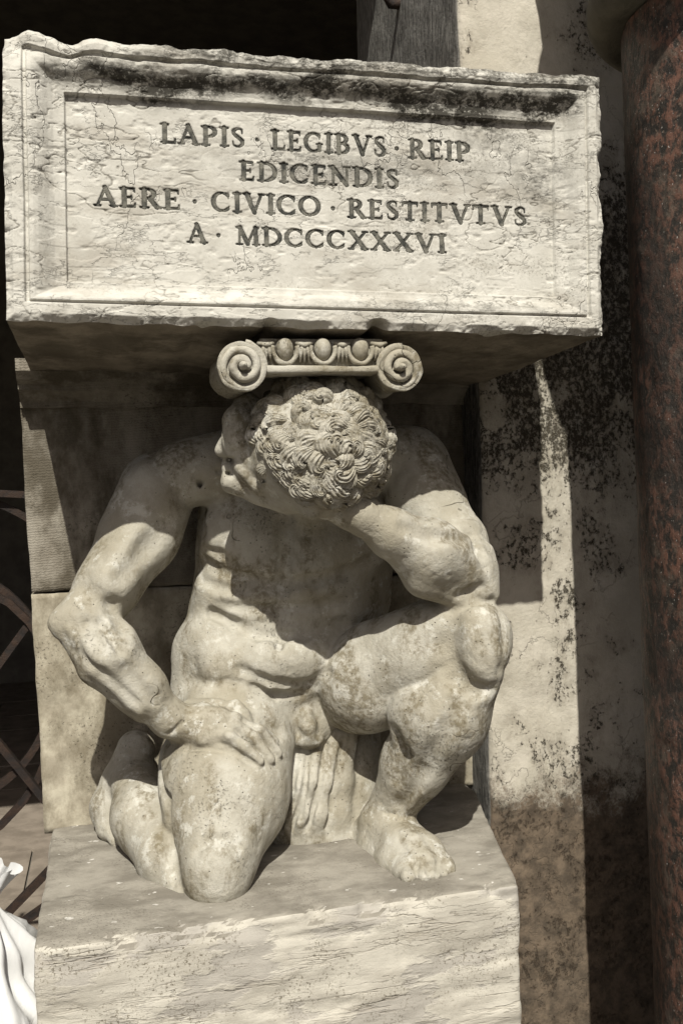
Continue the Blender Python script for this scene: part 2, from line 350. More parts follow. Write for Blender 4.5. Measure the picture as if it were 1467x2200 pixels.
# ------------------------------------------------------------------ signed distance sculpting
class Field:
    def __init__(s, lo, hi, h):
        s.h = h; s.lo = np.array(lo, float); s.n = np.ceil((np.array(hi)-s.lo)/h).astype(int)+1
        s.F = np.full(s.n, .12, np.float32)
        s.ax = [(s.lo[i]+h*np.arange(s.n[i])).astype(np.float32) for i in range(3)]
    def box(s, lo, hi):
        a = np.clip(np.floor((np.array(lo)-s.lo)/s.h).astype(int), 0, s.n); b = np.clip(np.ceil((np.array(hi)-s.lo)/s.h).astype(int)+1, 0, s.n)
        return tuple(slice(int(x), int(y)) for x, y in zip(a, b))
    def pts(s, sl): return np.meshgrid(*[s.ax[i][sl[i]] for i in range(3)], indexing='ij', sparse=True)
    def add(s, d, sl, k):
        f = s.F[sl]; hh = np.maximum(k-np.abs(f-d), 0)/k; s.F[sl] = np.minimum(f, d)-hh*hh*k*.25
    def sub(s, d, sl, k):
        f = s.F[sl]; hh = np.maximum(k-np.abs(f+d), 0)/k; s.F[sl] = np.maximum(f, -d)+hh*hh*k*.25
    def cone(s, a, b, ra, rb, k=.02, neg=False):
        a = np.array(a, float); b = np.array(b, float); R = max(ra, rb)+k+.03
        sl = s.box(np.minimum(a, b)-R, np.maximum(a, b)+R); X, Y, Z = s.pts(sl)
        ba = b-a; l2 = ba@ba; rr = ra-rb; a2 = max(l2-rr*rr, 1e-9); il2 = 1/l2
        px, py, pz = X-a[0], Y-a[1], Z-a[2]
        y = px*ba[0]+py*ba[1]+pz*ba[2]; z = y-l2
        qx, qy, qz = px*l2-ba[0]*y, py*l2-ba[1]*y, pz*l2-ba[2]*y
        x2 = qx*qx+qy*qy+qz*qz; y2 = y*y*l2; z2 = z*z*l2
        kk = np.sign(rr)*rr*rr*x2
        d = (np.sqrt(x2*a2*il2)+y*rr)*il2-ra
        d = np.where(np.sign(z)*a2*z2 > kk, np.sqrt(x2+z2)*il2-rb, d)
        d = np.where((np.sign(y)*a2*y2 < kk) & ~(np.sign(z)*a2*z2 > kk), np.sqrt(x2+y2)*il2-ra, d)
        (s.sub if neg else s.add)(d.astype(np.float32), sl, k)
    def ell(s, c, r, k=.02, rot=None, neg=False):
        c = np.array(c, float); r = np.array(r, float); R = r.max()+k+.03
        sl = s.box(c-R, c+R); X, Y, Z = s.pts(sl); X, Y, Z = X-c[0], Y-c[1], Z-c[2]
        if rot is not None:
            m = np.array(rot.transposed()); X, Y, Z = [m[i][0]*X+m[i][1]*Y+m[i][2]*Z for i in range(3)]
        k0 = np.sqrt((X/r[0])**2+(Y/r[1])**2+(Z/r[2])**2); k1 = np.sqrt((X/r[0]**2)**2+(Y/r[1]**2)**2+(Z/r[2]**2)**2)+1e-9
        (s.sub if neg else s.add)((k0*(k0-1)/k1).astype(np.float32), sl, k)
    def union(s, o, k):
        hh = np.maximum(k-np.abs(s.F-o.F), 0)/k; s.F = np.minimum(s.F, o.F)-hh*hh*k*.25
    # photograph-pixel versions: points are (px, py, depth, radius in px)
    def chain(s, pts, k=.02, neg=False):
        q = [(U(p[0], p[1], p[2]), p[3]) for p in pts]
        for (a, ra), (b, rb) in zip(q, q[1:]): s.cone(a, b, ra*mpp(a), rb*mpp(b), k, neg)
    def blob(s, px, py, Y, rx, ry, rz, k=.02, rot=None, neg=False):
        c = U(px, py, Y); m = mpp(c); s.ell(c, (rx*m, ry*m, rz*m), k, rot, neg)
    def sample(s, P):
        q = (np.asarray(P)-s.lo)/s.h; q = np.clip(q, 0, s.n-1.001); i = q.astype(int); f = q-i; o = 0
        for a in (0, 1):
            for b in (0, 1):
                for c in (0, 1):
                    w_ = (f[..., 0] if a else 1-f[..., 0])*(f[..., 1] if b else 1-f[..., 1])*(f[..., 2] if c else 1-f[..., 2])
                    o = o+w_*s.F[i[..., 0]+a, i[..., 1]+b, i[..., 2]+c]
        return o
    def grad(s, P):
        P = np.asarray(P); g_ = np.stack([s.sample(P+d)-s.sample(P-d) for d in np.eye(3)*s.h], -1)
        return g_/(np.linalg.norm(g_, axis=-1, keepdims=True)+1e-9)
    def hit(s, px, py, dflt=.3):
        d = FW*F + RT*(px-CX) - UP*(py-CY); d /= np.linalg.norm(d)
        P = CAM+d*np.arange(1.45, 2.5, s.h*.8)[:, None]; ok = ((P > s.lo) & (P < s.lo+s.h*(s.n-1))).all(1)
        v = np.where(ok, s.sample(P), 1); i = np.argmax(v < 0)
        return (P[i] if v[i] < 0 else U(px, py, dflt)), d
    def on(s, pts, lift):
        out = []
        for p in pts:
            P, d = s.hit(p[0], p[1]); r = p[2]*mpp(P); out.append((P-d*r*lift, r))
        return out
    def stroke(s, o, pts, lift, k=.008, neg=False):
        """strokes laid on the visible surface of field o: lift in radii towards the viewer"""
        q = o.on(pts, lift)
        for (a, ra), (b, rb) in zip(q, q[1:]): s.cone(a, b, ra, rb, k, neg)
    def mesh(s):
        F_ = s.F; ins = F_ < 0; n = s.n
        c = np.zeros(n-1, np.uint8)
        for i in (0, 1):
            for j in (0, 1):
                for k in (0, 1): c += ins[i:n[0]-1+i, j:n[1]-1+j, k:n[2]-1+k]
        A = np.argwhere((c > 0) & (c < 8)); idx = np.full(n-1, -1, np.int32); idx[tuple(A.T)] = np.arange(len(A))
        off = np.array([(i, j, k) for i in (0, 1) for j in (0, 1) for k in (0, 1)])
        val = np.stack([F_[tuple((A+o).T)] for o in off], 1); S = np.zeros((len(A), 3)); cnt = np.zeros(len(A))
        for a in range(8):
            for b in range(a+1, 8):
                if np.abs(off[a]-off[b]).sum() != 1: continue
                va, vb = val[:, a], val[:, b]; x = (va < 0) != (vb < 0); t = va[x]/(va[x]-vb[x])
                S[x] += off[a]+t[:, None]*(off[b]-off[a]); cnt[x] += 1
        V = s.lo+(A+S/cnt[:, None])*s.h; Q = []
        for ax in range(3):
            sl0 = [slice(None)]*3; sl1 = [slice(None)]*3; sl0[ax] = slice(0, -1); sl1[ax] = slice(1, None)
            E = np.argwhere(ins[tuple(sl0)] != ins[tuple(sl1)]); o1, o2 = [(1, 2), (2, 0), (0, 1)][ax]
            ok = (E[:, o1] > 0) & (E[:, o2] > 0) & (E[:, o1] < n[o1]-1) & (E[:, o2] < n[o2]-1); E = E[ok]
            d1 = np.zeros(3, int); d1[o1] = 1; d2 = np.zeros(3, int); d2[o2] = 1
            q = np.stack([idx[tuple((E-d1-d2).T)], idx[tuple((E-d2).T)], idx[tuple(E.T)], idx[tuple((E-d1).T)]], 1)
            fl = ~ins[tuple(E.T)]; q[fl] = q[fl][:, ::-1]; Q.append(q)
        Q = np.concatenate(Q); Q = Q[(Q >= 0).all(1)]
        return V, Q

# ------------------------------------------------------------------ the crouching statue
def build_statue():
    lo = (0.0, -.06, ZO-1.0); hi = (.98, .60, ZO-.03); H = .0032
    def G(): return Field(lo, hi, H)
    B = G()
    # --- torso
    k = .030
    B.blob(635, 1185, .415, 200, 135, 185, k)
    B.blob(600, 1420, .40, 150, 120, 120, k)
    B.chain([(640, 1080, .50, 150), (570, 1500, .49, 120)], k)
    B.chain([(390, 1020, .37, 72), (560, 990, .38, 85), (700, 985, .37, 90), (880, 985, .36, 72)], k)
    B.chain([(690, 990, .20, 78), (655, 1060, .36, 95)], k)
    B.chain([(520, 1110, .44, 92), (502, 1290, .43, 84), (462, 1405, .42, 80), (500, 1500, .42, 100)], k)
    B.chain([(770, 1110, .44, 90), (740, 1290, .44, 90), (700, 1420, .44, 85)], k)
    B.blob(530, 1150, .345, 100, 50, 82, .03); B.blob(735, 1160, .34, 108, 50, 82, .03)          # chest muscles
    B.blob(505, 1285, .375, 80, 52, 70, .035); B.blob(712, 1290, .36, 85, 55, 66, .03)           # rib arch
    B.blob(605, 1300, .355, 90, 55, 62, .025)
    B.blob(600, 1412, .335, 112, 85, 70, .022)                                                      # belly
    B.chain([(450, 1385, .375, 50), (485, 1425, .345, 56), (590, 1448, .315, 46), (680, 1430, .33, 42)], .02)
    B.chain([(436, 1395, .41, 54), (432, 1500, .41, 60), (450, 1560, .41, 60)], .03); B.blob(490, 1362, .378, 82, 62, 60, .03); B.blob(700, 1370, .385, 80, 60, 60, .03)
    for q in ((455, 1185, 500, 1225), (450, 1255, 505, 1300)):                                       # side ribs
        B.chain([(q[0], q[1], .375, 22), (q[2], q[3], .338, 20)], .026)
    B.chain([(425, 1225, .33, 10), (520, 1250, .275, 10), (612, 1258, .27, 9), (700, 1248, .272, 9), (790, 1215, .29, 10)], .02, True)
    B.chain([(612, 1130, .275, 8), (612, 1250, .272, 9), (605, 1340, .282, 9), (598, 1400, .28, 7)], .022, True)
    B.chain([(460, 1322, .34, 6), (545, 1362, .290, 7), (650, 1362, .28, 9), (742, 1335, .30, 9)], .016, True)
    # hips and loins
    B.blob(540, 1525, .40, 160, 105, 90, k)
    B.blob(650, 1545, .375, 80, 70, 70, .02)
    B.chain([(520, 1470, .30, 7), (590, 1492, .285, 7), (660, 1492, .285, 7), (700, 1470, .30, 7)], .014, True)
    # --- kneeling leg
    L = G()
    L.chain([(505, 1540, .37, 122), (485, 1690, .265, 133), (470, 1840, .160, 76), (467, 1885, .142, 73)], .02)
    L.blob(467, 1862, .124, 54, 44, 56, .03)
    L.chain([(560, 1600, .33, 60), (543, 1750, .245, 46), (508, 1860, .175, 26)], .04)
    L.chain([(405, 1640, .33, 62), (418, 1760, .245, 40), (432, 1860, .185, 24)], .04)
    C = G()
    C.chain([(425, 1900, .185, 50), (362, 1835, .26, 62), (315, 1755, .37, 72), (292, 1680, .46, 52)], .02)
    C.chain([(395, 1925, .17, 26), (340, 1868, .26, 28), (285, 1790, .38, 28)], .02)
    C.chain([(292, 1612, .50, 42), (268, 1680, .505, 46), (240, 1735, .50, 44), (238, 1775, .47, 34)], .016)
    C.chain([(232, 1778, .46, 18), (252, 1808, .43, 15)], .006); C.chain([(252, 1776, .46, 16), (272, 1812, .43, 14)], .006)
    L.union(C, .010)
    # --- raised leg
    R = G()
    R.chain([(752, 1478, .43, 90), (788, 1460, .315, 104), (905, 1408, .22, 90), (1000, 1372, .155, 74)], .02)
    R.chain([(758, 1512, .33, 56), (810, 1500, .27, 58), (880, 1455, .23, 52)], .03)
    R.chain([(810, 1392, .285, 60), (930, 1348, .195, 55), (1000, 1340, .155, 58)], .03)
    R.blob(1032, 1375, .135, 72, 62, 80, .02); R.blob(1045, 1400, .105, 48, 36, 52, .016)
    S = G()
    S.chain([(1015, 1437, .135, 66), (952, 1537, .175, 95), (892, 1640, .235, 72), (838, 1735, .28, 43), (828, 1770, .285, 43)], .02)
    S.blob(893, 1532, .185, 60, 60, 64, .03)
    S.chain([(1030, 1440, .10, 34), (985, 1540, .125, 36), (915, 1650, .19, 32), (862, 1740, .245, 24)], .03)
    S.chain([(800, 1748, .29, 15), (795, 1760, .285, 16)], .012); S.chain([(868, 1745, .26, 14), (866, 1755, .26, 15)], .012)
    # foot
    S.chain([(815, 1770, .30, 42), (762, 1815, .335, 34), (752, 1822, .335, 33)], .02)
    S.chain([(825, 1775, .275, 48), (868, 1826, .185, 46), (905, 1862, .115, 36)], .02)
    S.chain([(800, 1822, .27, 34), (845, 1860, .17, 30), (870, 1876, .11, 26)], .02)
    S.chain([(850, 1785, .255, 40), (915, 1835, .16, 36), (950, 1862, .11, 26)], .02)
    for (x0, y0, x1, y1, Y1, r) in ((866, 1866, 876, 1884, .082, 17), (902, 1862, 911, 1884, .075, 13), (923, 1860, 934, 1881, .078, 12), (940, 1858, 953, 1877, .085, 11), (955, 1854, 969, 1871, .093, 10)):
        S.chain([(x0, y0, Y1+.05, r+2), (x1, y1, Y1, r)], .009)
    # --- left-hand arm of the picture, its hand on the thigh
    A = G(); k = .022
    A.chain([(338, 1055, .40, 84), (300, 1150, .365, 82), (232, 1262, .31, 66), (185, 1325, .275, 55)], k)
    A.blob(322, 1085, .345, 70, 50, 85, .03)
    A.chain([(285, 1170, .315, 46), (240, 1250, .265, 44)], .022)
    A.chain([(170, 1320, .275, 40), (135, 1339, .262, 24), (126, 1341, .26, 17)], .022)
    A.chain([(188, 1340, .265, 58), (232, 1398, .235, 62), (305, 1480, .235, 50), (362, 1543, .247, 37), (392, 1557, .248, 36)], k)
    A.chain([(140, 1350, .255, 16), (200, 1440, .24, 24), (300, 1530, .238, 20)], .018)
    A.chain([(215, 1340, .212, 9), (258, 1398, .185, 8)], .016, True)
    # body under the hand
    B.union(L, .010); R.union(S, .004); B.union(R, .006)
    A.stroke(B, [(395, 1562, 36), (430, 1556, 38), (470, 1552, 36)], .15, .016)
    A.stroke(B, [(385, 1578, 22), (440, 1583, 20), (478, 1580, 18)], .30, .012)
    A.stroke(B, [(410, 1528, 24), (470, 1522, 22)], .15, .014)
    for pts in (((462, 1520, 17), (505, 1516, 16), (553, 1547, 14), (590, 1592, 11)),
                ((465, 1538, 17), (510, 1537, 17), (556, 1564, 15), (597, 1618, 11)),
                ((462, 1556, 17), (506, 1560, 16), (546, 1586, 14), (580, 1631, 11)),
                ((455, 1573, 16), (492, 1582, 15), (526, 1604, 13), (558, 1636, 10))):
        q = B.on(pts, .55); q[1] = (q[1][0]-FW*.006, q[1][1]); q[2] = (q[2][0]-FW*.006, q[2][1])
        for (a, ra), (b, rb) in zip(q, q[1:]): A.cone(a, b, ra, rb, .0035)
    for p in ((505, 1516), (511, 1537), (507, 1560), (493, 1582)): A.stroke(A, [(p[0]-3, p[1]-1, 9), (p[0]+3, p[1]+1, 9)], -.3, .008)
    # --- right-hand arm, elbow on the knee, hand under the chin
    D = G()
    D.chain([(885, 1005, .375, 84), (918, 1085, .315, 80), (972, 1168, .24, 70), (1010, 1232, .18, 54)], k)
    D.blob(900, 1030, .32, 62, 50, 78, .03)
    E_ = G()
    E_.chain([(992, 1222, .165, 70), (920, 1190, .125, 72), (842, 1146, .105, 50), (775, 1106, .095, 37), (740, 1090, .10, 38)], k)
    E_.chain([(1020, 1235, .165, 46), (1040, 1268, .145, 27), (1044, 1277, .142, 24)], .02)
    E_.chain([(1035, 1190, .18, 28), (1042, 1240, .16, 26)], .02)
    E_.chain([(905, 1250, .12, 34), (985, 1280, .145, 28)], .022)
    E_.chain([(745, 1092, .10, 38), (705, 1072, .105, 40)], .015)
    for (x, y, Y) in ((728, 1112, .085), (706, 1106, .082), (686, 1096, .08)): E_.chain([(x+22, y-30, Y+.015, 15), (x+6, y-8, Y, 15), (x-8, y-2, Y+.01, 13)], .006)
    D.union(E_, .010)
    # --- head, bowed, the face turned to the left of the picture
    K = G(); k = .018
    K.blob(683, 958, .120, 153, 140, 146, k)
    K.chain([(680, 1035, .085, 72), (670, 1098, .07, 20)], k)
    K.blob(582, 962, .185, 88, 105, 102, k)
    K.chain([(530, 868, .15, 28), (508, 905, .128, 24), (503, 945, .122, 20), (512, 975, .125, 18)], .02)
    K.chain([(512, 925, .165, 14), (486, 955, .15, 12), (472, 968, .148, 10)], .018)
    K.chain([(506, 992, .165, 24), (490, 1000, .162, 13)], .02); K.chain([(502, 1020, .17, 20), (512, 1038, .17, 22)], .02)
    K.chain([(500, 1035, .15, 26), (560, 1052, .15, 30), (620, 1070, .12, 34)], .014)
    K.chain([(508, 968, .125, 14), (528, 1005, .12, 16), (556, 1040, .115, 16)], .02)
    # --- cloth hanging over the support between the legs
    T = G()
    T.chain([(660, 1580, .44, 90), (685, 1790, .425, 122)], .02); T.chain([(768, 1585, .42, 50), (768, 1790, .375, 55)], .02)
    for pts in ([(632, 1575, .345, 15), (615, 1690, .335, 17), (590, 1750, .345, 20), (572, 1796, .365, 22)],
                [(652, 1575, .345, 14), (640, 1690, .32, 16), (622, 1750, .325, 19), (606, 1800, .345, 22)],
                [(684, 1575, .345, 14), (668, 1680, .315, 18), (652, 1745, .315, 20), (640, 1802, .33, 24)],
                [(719, 1575, .345, 16), (700, 1680, .325, 20), (684, 1745, .315, 22), (678, 1800, .325, 26)],
                [(752, 1575, .345, 18), (732, 1680, .345, 22), (722, 1745, .335, 24), (722, 1792, .335, 28)],
                [(780, 1610, .39, 18), (768, 1690, .375, 24), (762, 1780, .36, 30)]):
        T.chain(pts, .022)
    T.chain([(578, 1806, .375, 14), (640, 1812, .335, 16), (700, 1808, .325, 18), (770, 1795, .345, 18)], .016)
    B.blob(661, 1566, .325, 17, 22, 30, .010); B.blob(664, 1592, .335, 26, 24, 18, .010)
    B.union(A, .007); B.union(D, .010); B.union(K, .010)
    # --- carved creases and tendons on the visible surface (px, py, radius px)
    for pts, lift, kk in (
        ([(976, 1340, 12), (962, 1390, 15), (975, 1445, 15), (1015, 1476, 14)], .80, .022),  # rim of the kneecap
        ([(1074, 1325, 7), (1078, 1380, 8), (1072, 1430, 7)], .80, .014),
        ([(1000, 1490, 12), (960, 1570, 12), (905, 1665, 10), (862, 1735, 8)], .72, .016),                     # shin
        ([(845, 1575, 10), (865, 1620, 10), (850, 1680, 8)], .6, .014),
        ([(828, 1748, 3.5), (850, 1752, 3.5), (870, 1746, 3.5)], .3, .004),
        ([(338, 1640, 9), (356, 1720, 11), (363, 1800, 11), (374, 1880, 9)], .2, .010),                        # kneeling leg
        ([(425, 1822, 7), (448, 1806, 7), (480, 1803, 7), (512, 1816, 7)], .5, .010),
        ([(400, 1612, 4), (450, 1610, 4), (500, 1618, 4), (545, 1642, 4)], .55, .006),
        ([(184, 1338, 8), (200, 1368, 10), (224, 1402, 8)], .35, .010),                                          # forearm
        ([(240, 1300, 9), (262, 1340, 8), (268, 1370, 7)], .5, .014),
        ([(165, 1400, 8), (215, 1450, 8), (290, 1510, 6)], .6, .012),
        ([(270, 1440, 8), (330, 1505, 7)], .65, .012),
        ([(362, 1577, 3.5), (385, 1560, 3.5), (398, 1545, 3)], .3, .004),
        ([(355, 1130, 12), (320, 1175, 12), (262, 1240, 10)], .65, .020),
        ([(440, 1205, 8), (480, 1232, 10), (540, 1250, 10), (606, 1256, 9), (681, 1248, 10), (745, 1232, 10), (800, 1202, 8)], .35, .012),
        ([(612, 1120, 8), (611, 1190, 9), (609, 1250, 9)], .55, .016), ([(607, 1265, 8), (604, 1320, 8), (600, 1360, 7)], .55, .014),
        ([(455, 1316, 7), (500, 1340, 8), (557, 1364, 9), (605, 1368, 8), (655, 1362, 9), (740, 1338, 8)], .35, .010),
        ([(440, 1180, 6), (470, 1192, 7), (500, 1215, 6)], .4, .010), ([(432, 1248, 6), (470, 1262, 7), (520, 1268, 6)], .45, .010),
        ([(470, 1300, 6), (530, 1306, 7), (600, 1306, 6)], .6, .012), ([(620, 1306, 6), (690, 1302, 7), (740, 1290, 6)], .6, .012),
        ([(968, 1316, 5), (1000, 1308, 6), (1030, 1300, 6), (1058, 1290, 5)], .25, .006),
        ([(985, 1462, 9), (1015, 1480, 10), (1058, 1482, 8)], .55, .014),
        ([(428, 1030, 5), (436, 1090, 6), (434, 1135, 6)], .4, .008),                                             # armpit line
        ([(400, 1160, 10), (432, 1145, 9)], .3, .014),
        ([(515, 1438, 7), (560, 1462, 9), (610, 1474, 9), (665, 1472, 9), (704, 1445, 7)], .25, .010),          # belly folds
        ([(545, 1478, 5), (590, 1494, 6), (650, 1496, 6)], .4, .008),
        ([(470, 1505, 9), (540, 1530, 9), (600, 1570, 9)], .7, .016),
        ([(985, 1282, 6), (1008, 1272, 6), (1032, 1262, 5)], .35, .010),                                          # elbow
        ([(1010, 1150, 8), (1030, 1180, 8), (1045, 1215, 6)], .55, .012),
        ([(870, 1130, 7), (930, 1150, 8), (990, 1160, 7)], .6, .014),
        ([(880, 1878, 3), (893, 1862, 4), (898, 1845, 4)], .3, .006), ([(918, 1878, 3), (920, 1858, 3)], .3, .005), ([(938, 1876, 3), (940, 1856, 3)], .3, .005), ([(954, 1870, 3), (954, 1852, 3)], .3, .005),
        ([(500, 972, 6), (520, 1000, 7), (545, 1030, 7)], .4, .008), ([(478, 982, 5), (500, 990, 5)], .3, .007), ([(470, 1012, 4), (492, 1018, 4)], .3, .006)):
        B.stroke(B, pts, lift+(1-lift)*(.30 if kk > .009 else 0), kk*1.5, True)
    for pts, lift, kk in (
        ([(905, 1700, 5), (862, 1755, 5)], -.5, .010), ([(1030, 1352, 40), (1036, 1400, 42)], -.62, .022), ([(658, 1538, 12), (662, 1560, 14), (666, 1580, 12)], .1, .012), ([(650, 1592, 14), (680, 1590, 14)], .0, .012), ([(868, 1790, 5), (895, 1850, 5)], -.5, .010), ([(890, 1795, 5), (925, 1848, 5)], -.5, .010),
        ([(430, 1545, 4), (495, 1520, 4)], -.4, .008), ([(430, 1555, 4), (500, 1540, 4)], -.4, .008), ([(428, 1568, 4), (496, 1562, 4)], -.4, .008),
        ([(150, 1352, 6), (205, 1440, 7), (300, 1530, 6)], -.4, .012)):
        B.stroke(B, pts, lift, kk)
    # folds of the hanging cloth
    for pts in ([(640, 1600, 5), (628, 1700, 6), (600, 1780, 6)], [(664, 1600, 5), (654, 1700, 7), (626, 1782, 6)], [(700, 1600, 6), (684, 1700, 7), (660, 1782, 7)], [(736, 1600, 6), (716, 1700, 7), (702, 1780, 6)], [(655, 1690, 4), (646, 1760, 5)]):
        T.stroke(T, pts, .1, .006, True)
    V, Q = B.mesh()
    # weathering relief along the surface normals
    g = fbm(V, 16, 3, 3)*.0016 + np.minimum(fbm(V, 60, 3, 5)+.45, 0)*.0022
    nr = np.zeros_like(V); a, b, c, d = [V[Q[:, i]] for i in range(4)]; fn = np.cross(c-a, d-b)
    for i in range(4): np.add.at(nr, Q[:, i], fn)
    nr /= np.linalg.norm(nr, axis=1)[:, None]+1e-12
    V = V+nr*g[:, None]
    root = empty('statue', 'weathered marble statue of a crouching nude man, head bowed, one knee down', 'statue')
    mesh('body', V, Q, M_STATUE, root)
    V, Q = T.mesh(); V = V+(fbm(V, 40, 3, 15)*.0012)[:, None]; mesh('drapery', V, Q, M_STATUE, root)
    return root, K

def build_hair(root, K):
    """carved locks: ridged, curling ribbons laid over the skull (all grown side by side)"""
    c0 = U(686, 956, .125); R2 = np.random.default_rng(29)
    def surf(p):
        for _ in range(4): p = p-K.grad(p)*K.sample(p)[..., None]
        return p
    whorl = U(745, 985, 0.0)
    N = 330; i = np.arange(N); z = 1-2*(i+.5)/N; ph = i*2.39996; r = np.sqrt(1-z*z)
    n0 = np.stack([r*np.cos(ph), z, r*np.sin(ph)], 1)+R2.normal(0, .05, (N, 3))
    p = c0+n0*.135
    ex = np.array([U(670+R2.uniform(-75, 75), 1045+R2.uniform(-35, 45), .01) for _ in range(34)]+[U(685+x, y, .02) for x, y in ((-125, 985), (-118, 1015), (-105, 1040), (-85, 1062), (-60, 1080), (-30, 1092), (55, 1085), (80, 1068), (100, 1045), (118, 1018), (130, 990), (136, 960), (140, 930), (-95, 1010), (-70, 1035), (90, 1010), (70, 1040), (40, 1062), (110, 975), (-40, 1060), (20, 1085))]); p = surf(np.concatenate([p, ex])); n0 = np.concatenate([n0, ex*0-.5]); N = len(p)
    d_ = p-CAM; w_ = d_@FW; px = CX+F*(d_@RT)/w_; py = CY-F*(d_@UP)/w_
    edge = np.interp(py, [800, 843, 870, 900, 966, 1007, 1045, 1089, 1115], [585, 575, 545, 530, 534, 546, 585, 640, 660])
    ok = (px > edge+14) & (n0[:, 1] < .55) & (py < 1100)
    p = p[ok]; N = len(p); nn = K.grad(p)
    d = p-whorl; d -= nn*(d*nn).sum(1)[:, None]; d /= np.linalg.norm(d, axis=1)[:, None]+1e-6
    s = np.cross(nn, d); sg = np.where(np.sin(p[:, 0]*71+p[:, 2]*38+1.3) > 0, 1., -1.)
    d = d+s*(sg*R2.uniform(.1, 1.0, N))[:, None]; d /= np.linalg.norm(d, axis=1)[:, None]
    ln = R2.uniform(.046, .082, N); wd = R2.uniform(.012, .024, N); ht = R2.uniform(.009, .024, N); turn = sg*R2.uniform(3.5, 10.0, N)
    strands = R2.uniform(2.2, 4.2, N); n, mm = 28, 27
    pos = p-d*(ln*.3)[:, None]; cur = d; rows = np.zeros((N, n, mm, 3)); us = np.linspace(-1, 1, mm)
    for k_, t in enumerate(np.linspace(0, 1, n)):
        pos = surf(pos); nn = K.grad(pos); side = np.cross(nn, cur)
        w_ = wd*(.35+.65*math.sin(min(1, t*2.2)*math.pi/2))*(1-.80*max(0, (t-.45)/.55)**1.1)
        hh = ht*(.25+.75*math.sin(min(1, t*2.6)*math.pi/2))*(1-.25*t)+.006*max(0, t-.55)
        for j, u in enumerate(us):
            prof = max(0, 1-abs(u)**2.6); rid = .76+.24*np.abs(np.cos(u*math.pi*strands+t*1.5))
            rows[:, k_, j] = pos+side*(u*w_)[:, None]+nn*(hh*prof*rid-.004)[:, None]
        ang = turn*(.12+1.7*t*t)/n
        cur = cur*np.cos(ang)[:, None]+side*np.sin(ang)[:, None]; cur -= nn*(cur*nn).sum(1)[:, None]; cur /= np.linalg.norm(cur, axis=1)[:, None]
        pos = pos+cur*(ln/n*(1.05-.55*t))[:, None]
    V = rows.reshape(-1, 3); V = V+(fbm(V, 120, 2, 2)*.0009)[:, None]
    Q = np.concatenate([grid_faces(n, mm, q*n*mm) for q in range(N)])
    mesh('hair', V, Q, M_HAIR, root)

# ------------------------------------------------------------------ the setting
g = mesh('ground', [(-60, -60, 0), (60, -60, 0), (60, 60, 0), (-60, 60, 0)], [(0, 1, 2, 3)], M_GROUND, None, False); tag(g, kind='structure')

